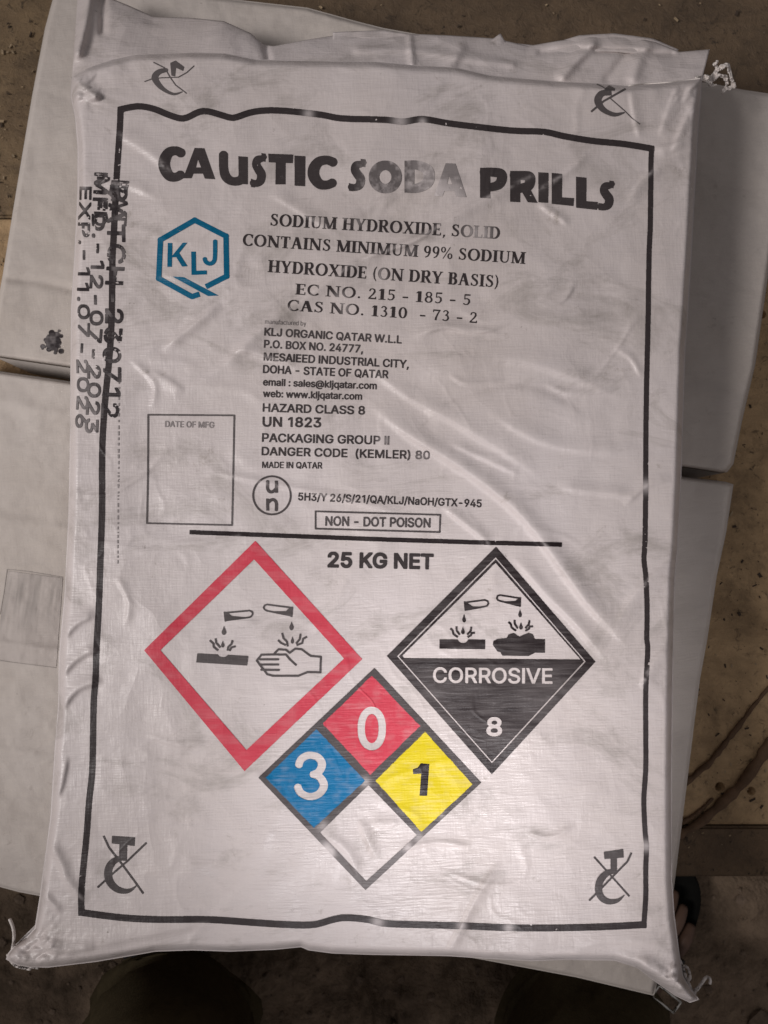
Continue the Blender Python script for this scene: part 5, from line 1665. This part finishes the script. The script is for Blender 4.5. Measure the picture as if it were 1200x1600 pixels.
def cell(name, pts, mat, cut, f):
    p = np.array(pts)
    L = Layer(math.floor(p[:, 0].min()) - 4, math.floor(p[:, 1].min()) - 4, math.ceil(p[:, 0].max()) + 4, math.ceil(p[:, 1].max()) + 4, 6)
    L.poly(pts)
    if cut:
        cut(L)
    return lay(name, L, mat, fd, 0.5, 0.0, f)


def cut0(L):
    a = np.linspace(0, 2 * math.pi, 40, endpoint=False)
    L.stroke([(580.8 + 16.4 * math.cos(k), 1138.5 + 28.5 * math.copysign(abs(math.sin(k)) ** 0.85, math.sin(k))) for k in a], 11.6, False, close=True)


def cut3(L):
    L.stroke([(466.5, 1197, 12), (470, 1187, 12), (481, 1180.5, 11.5), (496, 1183, 12), (503, 1194, 13), (498, 1206, 12), (486, 1210.5, 9)], 10, False, smooth=34)
    L.stroke([(486, 1210.5, 9), (499, 1214, 12), (506, 1227, 13), (499, 1240, 12), (484, 1245, 11.5), (470, 1239, 12), (464.5, 1228, 12)], 10, False, smooth=34)


def fade_cell(x, y):
    return np.clip(0.99 + 0.14 * fbm(x / 40, y / 3.2, 101, 3) + 0.15 * fbm(x / 12, y / 12, 102, 2), 0.6, 1)


cell("red_cell", [(581, 1055), (657, 1134.5), (578.5, 1211), (503.5, 1131)], M_RED, cut0, fade_cell)
cell("blue_cell", [(494.5, 1138.5), (571, 1219.7), (490.5, 1294), (414.5, 1215)], M_BLUE, cut3, fade_cell)
cell("yellow_cell", [(664.3, 1143), (739, 1225.5), (658.5, 1300.5), (586, 1219.7)], M_YELLOW,
     lambda L: L.poly([(657.5, 1192.5), (671, 1193.5), (667.5, 1243.5), (655.5, 1243.5), (658, 1209), (645.5, 1209.5), (645, 1202), (653, 1199)], False), fade_cell)
ly = Layer(640, 1188, 676, 1248, 6)
ly.poly([(657.5, 1192.5), (671, 1193.5), (667.5, 1243.5), (655.5, 1243.5), (658, 1209), (645.5, 1209.5), (645, 1202), (653, 1199)])
lay("digit", ly, M_BLACK, fd, 0.5)


# ---- marks on the sacks below
def z_on(edges, relief):
    return lambda x, y: sack_height(x, y, edges, LOW_TOP, 0.045, 0.004, relief, 3.0)


ly = Layer(55, 505, 112, 562, 6)
for k in range(150):
    a = r2.uniform(0, 6.28)
    d = abs(r2.gauss(0, 7.5))
    ly.disc(82 + d * math.cos(a), 535 + d * math.sin(a) * 1.05, r2.uniform(1.2, 4.6))
for x, y, r in ((66, 545, 1.6), (68, 542, 1.2), (92, 517, 2.2), (80, 520, 2), (96, 548, 1.8)):
    ly.disc(x, y, r)
lay("ink_blot", ly, M_STAMP, s1, 0.5, 0.0, lambda x, y: np.clip(0.95 + .3 * fbm(x / 6, y / 6, 3, 2), .5, 1), origin=B1, zf=z_on(UP_E, relief_upper), lift=0.0006)
ly = Layer(-12, 880, 106, 1055, 6)
ly.stroke([(11, 889.5), (45, 893), (98, 902)], 1.2)
ly.stroke([(11, 889.5), (6, 925), (0, 960)], 1.0)
ly.stroke([(-8, 1031), (20, 1035), (88, 1043.5)], 1.0)
ly.poly([(13, 892), (98, 903), (88, 1042), (-8, 1030), (-2, 985)])


def fade_panel(x, y):
    t = x + 0.14 * (y - 900)
    f = 0.13 + 0.36 * fbm(t / 4.5, y / 55, 7, 2) + 0.30 * fbm(t / 12, y / 40, 9, 2)
    f = f * np.clip((1000 - y) / 45, 0.12, 1)
    top = np.abs((y - 890) - (x - 11) * 0.138)
    bot = np.abs((y - 1032) - (x + 8) * 0.125)
    lef = np.abs((x - 11) + (y - 890) * 0.155)
    f = np.where((top < 2.2) | (bot < 2.0), 0.34, np.where(lef < 1.6, 0.25, f))
    return np.clip(f, 0.0, 0.4)


lay("printed_panel", ly, M_PANEL, s2, 0.5, 0.0, fade_panel, origin=B2, zf=z_on(LO_E, relief_lower), lift=0.0004)


# ------------------------------------------------------------------ stalks, chips and grit on the boards
def stalk(name, pts, r0, r1, label):
    q = resample([(x, y, 0) for x, y in pts], 26, 1)
    n = len(q)
    rr = [(r0 + (r1 - r0) * k / (n - 1)) * (1 + 0.25 * math.sin(k * 2.1) * math.sin(k * 0.7)) for k in range(n)]
    z = TABLE_Z
    w = [P(a, b, z + rr[k] * 0.75) for k, (a, b, _) in enumerate(q)]
    bm = bmesh.new()
    tube_bm(bm, w, rr, 9)
    for v in bm.verts:
        v.co += Vector((vn(v.co, 1), vn(v.co, 2), vn(v.co, 3))) * 0.0016
    o = bm_obj(name, bm, M_TWIG)
    return tag(o, label, "stalk")


def vn(c, s):
    return float(vnoise(np.array([c.x * 180 + s * 9.1]), np.array([c.y * 180 + c.z * 90]), s)[0])


stalk("dry_stalk", [(1052, 1308), (1095, 1284), (1135, 1248), (1165, 1218), (1200, 1168), (1250, 1105)], 0.0042, 0.0062, "thick brown dry stalk lying diagonally on the boards beside the two round holes")
stalk("dry_stalk", [(1070, 1224), (1110, 1190), (1150, 1140), (1180, 1100), (1215, 1060)], 0.0034, 0.0016, "thin brown dry stalk lying on the board above the two round holes")
stalk("dry_stalk", [(1060, 1288), (1085, 1274), (1114, 1248)], 0.0024, 0.0016, "short brown splinter lying alongside the thick dry stalk")

V = []


def chips(name, spots, mat, label, cat):
    VV, FF = [], []
    for (x, y, z, l, w, h, a, tl) in spots:
        b0 = len(VV)
        ca, sa = math.cos(a), math.sin(a)
        for k, (u, v, t) in enumerate(((-1, -1, 0), (1, -.6, 0), (.9, 1, 0), (-.8, .8, 0), (-1, -1, 1), (1, -.6, 1), (.9, 1, 1), (-.8, .8, 1))):
            q = (u * l / 2, v * w / 2)
            VV.append((x + q[0] * ca - q[1] * sa, y + q[0] * sa + q[1] * ca, z + t * h + tl * u * l * 0.3))
        for f in ((0, 3, 2, 1), (4, 5, 6, 7), (0, 1, 5, 4), (1, 2, 6, 5), (2, 3, 7, 6), (3, 0, 4, 7)):
            FF.append([b0 + i for i in f])
    o = mesh_np(name, VV, FF, mat, smooth=False)
    return tag(o, label, cat, kind="stuff")


def scatter(n, lmin, lmax, zz=TABLE_Z):
    out = []
    while len(out) < n:
        u = rng.uniform()
        if u < 0.42:
            px, py = rng.uniform(1060, 1230), rng.uniform(450, 1365)
        elif u < 0.75:
            px, py = rng.uniform(-40, 85), rng.uniform(-40, 430)
        else:
            px, py = rng.uniform(300, 1230), rng.uniform(-30, 130)
            if rng.uniform() < 0.6:
                continue
        p = P(px, py, zz)
        l = rng.uniform(lmin, lmax) * (0.6 + rng.exponential(0.6))
        out.append((p.x, p.y, zz, min(l, 0.014), l * rng.uniform(.25, .7), l * rng.uniform(.1, .3), rng.uniform(0, 6.3), rng.uniform(-.25, .25)))
    return out


chips("wood_chips", scatter(260, 0.0008, 0.0030), M_CHIP, "pale wood chips and straw crumbs scattered over the boards", "chips")
chips("dark_grit", scatter(420, 0.0008, 0.0026), M_GRIT, "dark grit scattered over the boards", "grit")

# ------------------------------------------------------------------ the person standing at the near edge
BP = (0.0, -0.66, GROUND_Z)
person = empty("person", BP, "standing person in dark olive trousers and black sandals at the platform edge", "person")


def skin_body(name, joints, bones, mat, parent, origin, levels=2):
    me = bpy.data.meshes.new(name)
    names = list(joints)
    me.from_pydata([tuple(Vector(joints[k][0]) - Vector(origin)) for k in names], [(names.index(a), names.index(b)) for a, b in bones], [])
    o = bpy.data.objects.new(name, me)
    COL.objects.link(o)
    o.modifiers.new("skin", 'SKIN')
    lay_ = me.skin_vertices[0]
    for i, k in enumerate(names):
        r = joints[k][1]
        lay_.data[i].radius = r if isinstance(r, tuple) else (r, r)
        lay_.data[i].use_root = (i == 0)
    s = o.modifiers.new("sub", 'SUBSURF')
    s.levels = s.render_levels = levels
    dg = bpy.context.evaluated_depsgraph_get()
    m2 = bpy.data.meshes.new_from_object(o.evaluated_get(dg))
    bpy.data.objects.remove(o)
    for p in m2.polygons:
        p.use_smooth = True
    m2.materials.clear()
    m2.materials.append(mat)
    m2.name = name
    return link(bpy.data.objects.new(name, m2), parent)


SOLE = GROUND_Z + 0.032
J = {"pelvis": ((0.0, -0.80, 0.40), 0.10), "waist": ((0.0, -0.78, 0.52), 0.11)}
BN = [("pelvis", "waist")]
FEET = {}
for side, hip, knee, ankle, heel, toe in (("l", (-0.11, -0.79, 0.37), (-0.205, -0.520, -0.085), (-0.280, -0.645, -0.405), (-0.275, -0.700), (-0.325, -0.450)),
                                         ("r", (0.11, -0.80, 0.37), (0.200, -0.600, -0.060), (0.262, -0.650, -0.405), (0.285, -0.690), (0.408, -0.455))):
    J[side + "hip"] = (hip, 0.085)
    J[side + "thigh"] = (tuple((Vector(hip) * .5 + Vector(knee) * .5)), 0.072)
    J[side + "knee"] = (knee, 0.052)
    J[side + "calf"] = (tuple((Vector(knee) * .6 + Vector(ankle) * .4)), 0.050)
    J[side + "ankle"] = (ankle, 0.034)
    h = Vector((*heel, SOLE + 0.028))
    tt = Vector((*toe, SOLE + 0.012))
    d = (tt - h)
    d.z = 0
    d.normalize()
    n = Vector((d.y, -d.x, 0))          # to the right of the foot
    J[side + "heel"] = (tuple(h), 0.028)
    mid = h + d * 0.12
    mid.z = SOLE + 0.034
    J[side + "mid"] = (tuple(mid), (0.034, 0.030))
    ball = h + d * 0.175
    ball.z = SOLE + 0.020
    J[side + "ball"] = (tuple(ball), (0.036, 0.017))
    BN += [("pelvis", side + "hip"), (side + "hip", side + "thigh"), (side + "thigh", side + "knee"), (side + "knee", side + "calf"), (side + "calf", side + "ankle"),
           (side + "ankle", side + "heel"), (side + "ankle", side + "mid"), (side + "mid", side + "ball")]
    out = 1 if side == "r" else -1
    for q in range(5):                 # big toe inside, little toe outside
        off = (-0.034 + 0.0175 * q) * out
        ln = (0.262, 0.262, 0.252, 0.240, 0.222)[q]
        r = (0.0125, 0.0095, 0.009, 0.0085, 0.009)[q]
        base = h + d * (0.198 - 0.004 * q * q * .5) + n * off * 1.0
        base.z = SOLE + 0.017
        kn = h + d * (ln - 0.022) + n * off * 1.12
        kn.z = SOLE + 0.019
        tip = h + d * ln + n * off * 1.15
        tip.z = SOLE + 0.010
        J[f"{side}b{q}"] = (tuple(base), r * 1.05)
        J[f"{side}k{q}"] = (tuple(kn), r * 1.05)
        J[f"{side}t{q}"] = (tuple(tip), r * 0.85)
        BN += [(side + "ball", f"{side}b{q}"), (f"{side}b{q}", f"{side}k{q}"), (f"{side}k{q}", f"{side}t{q}")]
    FEET[side] = (h, d, n, out)
skin_body("body", J, BN, M_SKIN, person, BP, 2)


def loft(bm, centres, radii, seg=40, wob=0.0, seed=0):
    rings = []
    for i, (c, r) in enumerate(zip(centres, radii)):
        c = Vector(c)
        t = Vector(centres[min(i + 1, len(centres) - 1)]) - Vector(centres[max(i - 1, 0)])
        t.normalize()
        a = Vector((1, 0, 0))
        a = (a - t * a.dot(t)).normalized()
        b = t.cross(a)
        rx, ry = r if isinstance(r, tuple) else (r, r)
        ring = []
        for k in range(seg):
            an = 2 * math.pi * k / seg
            w = 1 + wob * float(fbm(np.array([math.cos(an) * 1.6 + i * 0.35 + seed]), np.array([math.sin(an) * 1.6 + i * 0.8]), 5 + seed, 3)[0])
            ring.append(bm.verts.new(c + a * math.cos(an) * rx * w + b * math.sin(an) * ry * w))
        rings.append(ring)
    for r0, r1 in zip(rings[:-1], rings[1:]):
        for k in range(seg):
            bm.faces.new((r0[k], r0[(k + 1) % seg], r1[(k + 1) % seg], r1[k]))
    return rings


def interp_path(keys, n):
    q = np.array([[*p, r] for p, r in keys], float)
    t = np.linspace(0, len(q) - 1, n)
    out = []
    for k in range(4):
        out.append(np.interp(t, np.arange(len(q)), q[:, k]))
    z = np.stack(out, -1)
    z[1:-1] = (z[:-2] + 2 * z[1:-1] + z[2:]) / 4
    z[1:-1] = (z[:-2] + 2 * z[1:-1] + z[2:]) / 4
    return z


bm = bmesh.new()
for side in "lr":
    hip, knee, ank = (Vector(J[side + k][0]) for k in ("hip", "knee", "ankle"))
    keys = [(hip + Vector((0, 0, .06)), .115), (hip.lerp(knee, .5), .098), (knee + Vector((0, .004, 0)), .082), (knee.lerp(ank, .45), .096), (ank + Vector((0, 0.01, 0.02)), .108), (ank + Vector((0, 0.012, -0.02)), .110)]
    z = interp_path(keys, 30)
    loft(bm, [tuple(r[:3]) for r in z], [float(r[3]) for r in z], 40, 0.16, 3 if side == "l" else 11)
loft(bm, [(0, -0.795, 0.35), (0, -0.795, 0.42), (0, -0.78, 0.56)], [(.20, .135), (.205, .14), (.19, .13)], 40, 0.05, 5)
bm_obj("trousers", bm, M_TROUSER, person, True, BP)


# sandals
def sandal(side):
    h, d, n, out = FEET[side]
    root = bpy.data.objects.new("sandal", None)
    root.empty_display_size = 0.03
    link(root, person)
    prof = [(-0.030, 0.0), (-0.024, 0.022), (0.0, 0.033), (0.05, 0.036), (0.10, 0.036), (0.15, 0.044), (0.19, 0.052), (0.225, 0.050), (0.255, 0.040), (0.275, 0.022), (0.281, 0.0)]
    loop = [(l, w) for l, w in prof] + [(l, -w * (0.94)) for l, w in prof[::-1][1:-1]]
    p = np.array(loop + loop[:1])
    p = resample(p, 73, 1)[:-1]
    bm = bmesh.new()
    zs = [(SOLE - 0.032, 0.96), (SOLE - 0.020, 1.0), (SOLE - 0.004, 1.0), (SOLE + 0.004, 1.03), (SOLE + 0.006, 1.0), (SOLE - 0.001, 0.94)]
    rings = []
    for z, k in zs:
        ring = []
        for l, w in p:
            q = h + d * (0.125 + (l - 0.125) * k) + n * (w * k * out)
            ring.append(bm.verts.new((q.x, q.y, z)))
        rings.append(ring)
    for r0, r1 in zip(rings[:-1], rings[1:]):
        for k in range(len(p)):
            bm.faces.new((r0[k], r0[(k + 1) % len(p)], r1[(k + 1) % len(p)], r1[k]))
    bm.faces.new(rings[-1])
    bm.faces.new(rings[0][::-1])
    bm_obj("sole", bm, M_RUBBER, root, True, BP)

    def strap(name, path, width, up, mat, th=0.003):
        bm = bmesh.new()
        prev = None
        for i, (c, wd) in enumerate(path):
            a = c + wd * width / 2
            b = c - wd * width / 2
            o_ = up(c) * th
            vs = [bm.verts.new(x) for x in (a, a + o_, b + o_, b)]
            if prev:
                for k in range(4):
                    bm.faces.new((prev[k], prev[(k + 1) % 4], vs[(k + 1) % 4], vs[k]))
            else:
                bm.faces.new(vs)
            prev = vs
        bm.faces.new(prev[::-1])
        o = bm_obj(name, bm, mat, root, True, BP)
        bv = o.modifiers.new("bevel", 'BEVEL')
        bv.width = 0.001
        bv.segments = 2
        return o
    # band over the instep
    for l0, wid, hh in ((0.150, 0.042, 0.050), (0.085, 0.022, 0.066)):
        path = []
        for a in np.linspace(-0.15, math.pi + 0.15, 22):
            c = h + d * (l0 + 0.012 * math.sin(a)) + n * (0.050 * math.cos(a) * out)
            c.z = SOLE + 0.004 + hh * max(math.sin(a), -0.1) ** 1 if math.sin(a) > 0 else SOLE + 0.004
            path.append((c, d))
        cc = h + d * l0
        strap("strap", path, wid, lambda c, cc=cc: (Vector((c.x - cc.x, c.y - cc.y, (c.z - SOLE)))).normalized(), M_STRAP)
    # heel strap with a metal buckle
    path = []
    for a in np.linspace(-0.4, math.pi + 0.4, 24):
        c = h + d * (0.06 - 0.10 * max(math.sin(a), -0.35)) + n * (0.043 * math.cos(a) * out)
        c.z = SOLE + 0.050
        path.append((c, Vector((0, 0, 1))))
    cc = h + d * 0.05
    strap("strap", path, 0.020, lambda c: Vector((c.x - cc.x, c.y - cc.y, 0)).normalized(), M_RUBBER)
    return root


sandal("r")
sandal("l")
# the buckle of the near sandal, a small bright frame beside the ear of the sack
h, d, n, out = FEET["r"]
bz = -0.36
c0, c1 = P(1018, 1556, bz), P(1052, 1582, bz)
ax = (c1 - c0).normalized()
sd = Vector((ax.y, -ax.x, 0)) * -0.016
bm = bmesh.new()
frame = [c0, c1, c1 + sd, c0 + sd, c0]
for a, b in zip(frame[:-1], frame[1:]):
    tube_bm(bm, [a, b], 0.0018, 8)
root_r = [o for o in person.children if o.name.startswith("sandal")][0]
bm_obj("buckle", bm, M_METAL, root_r, True, BP)
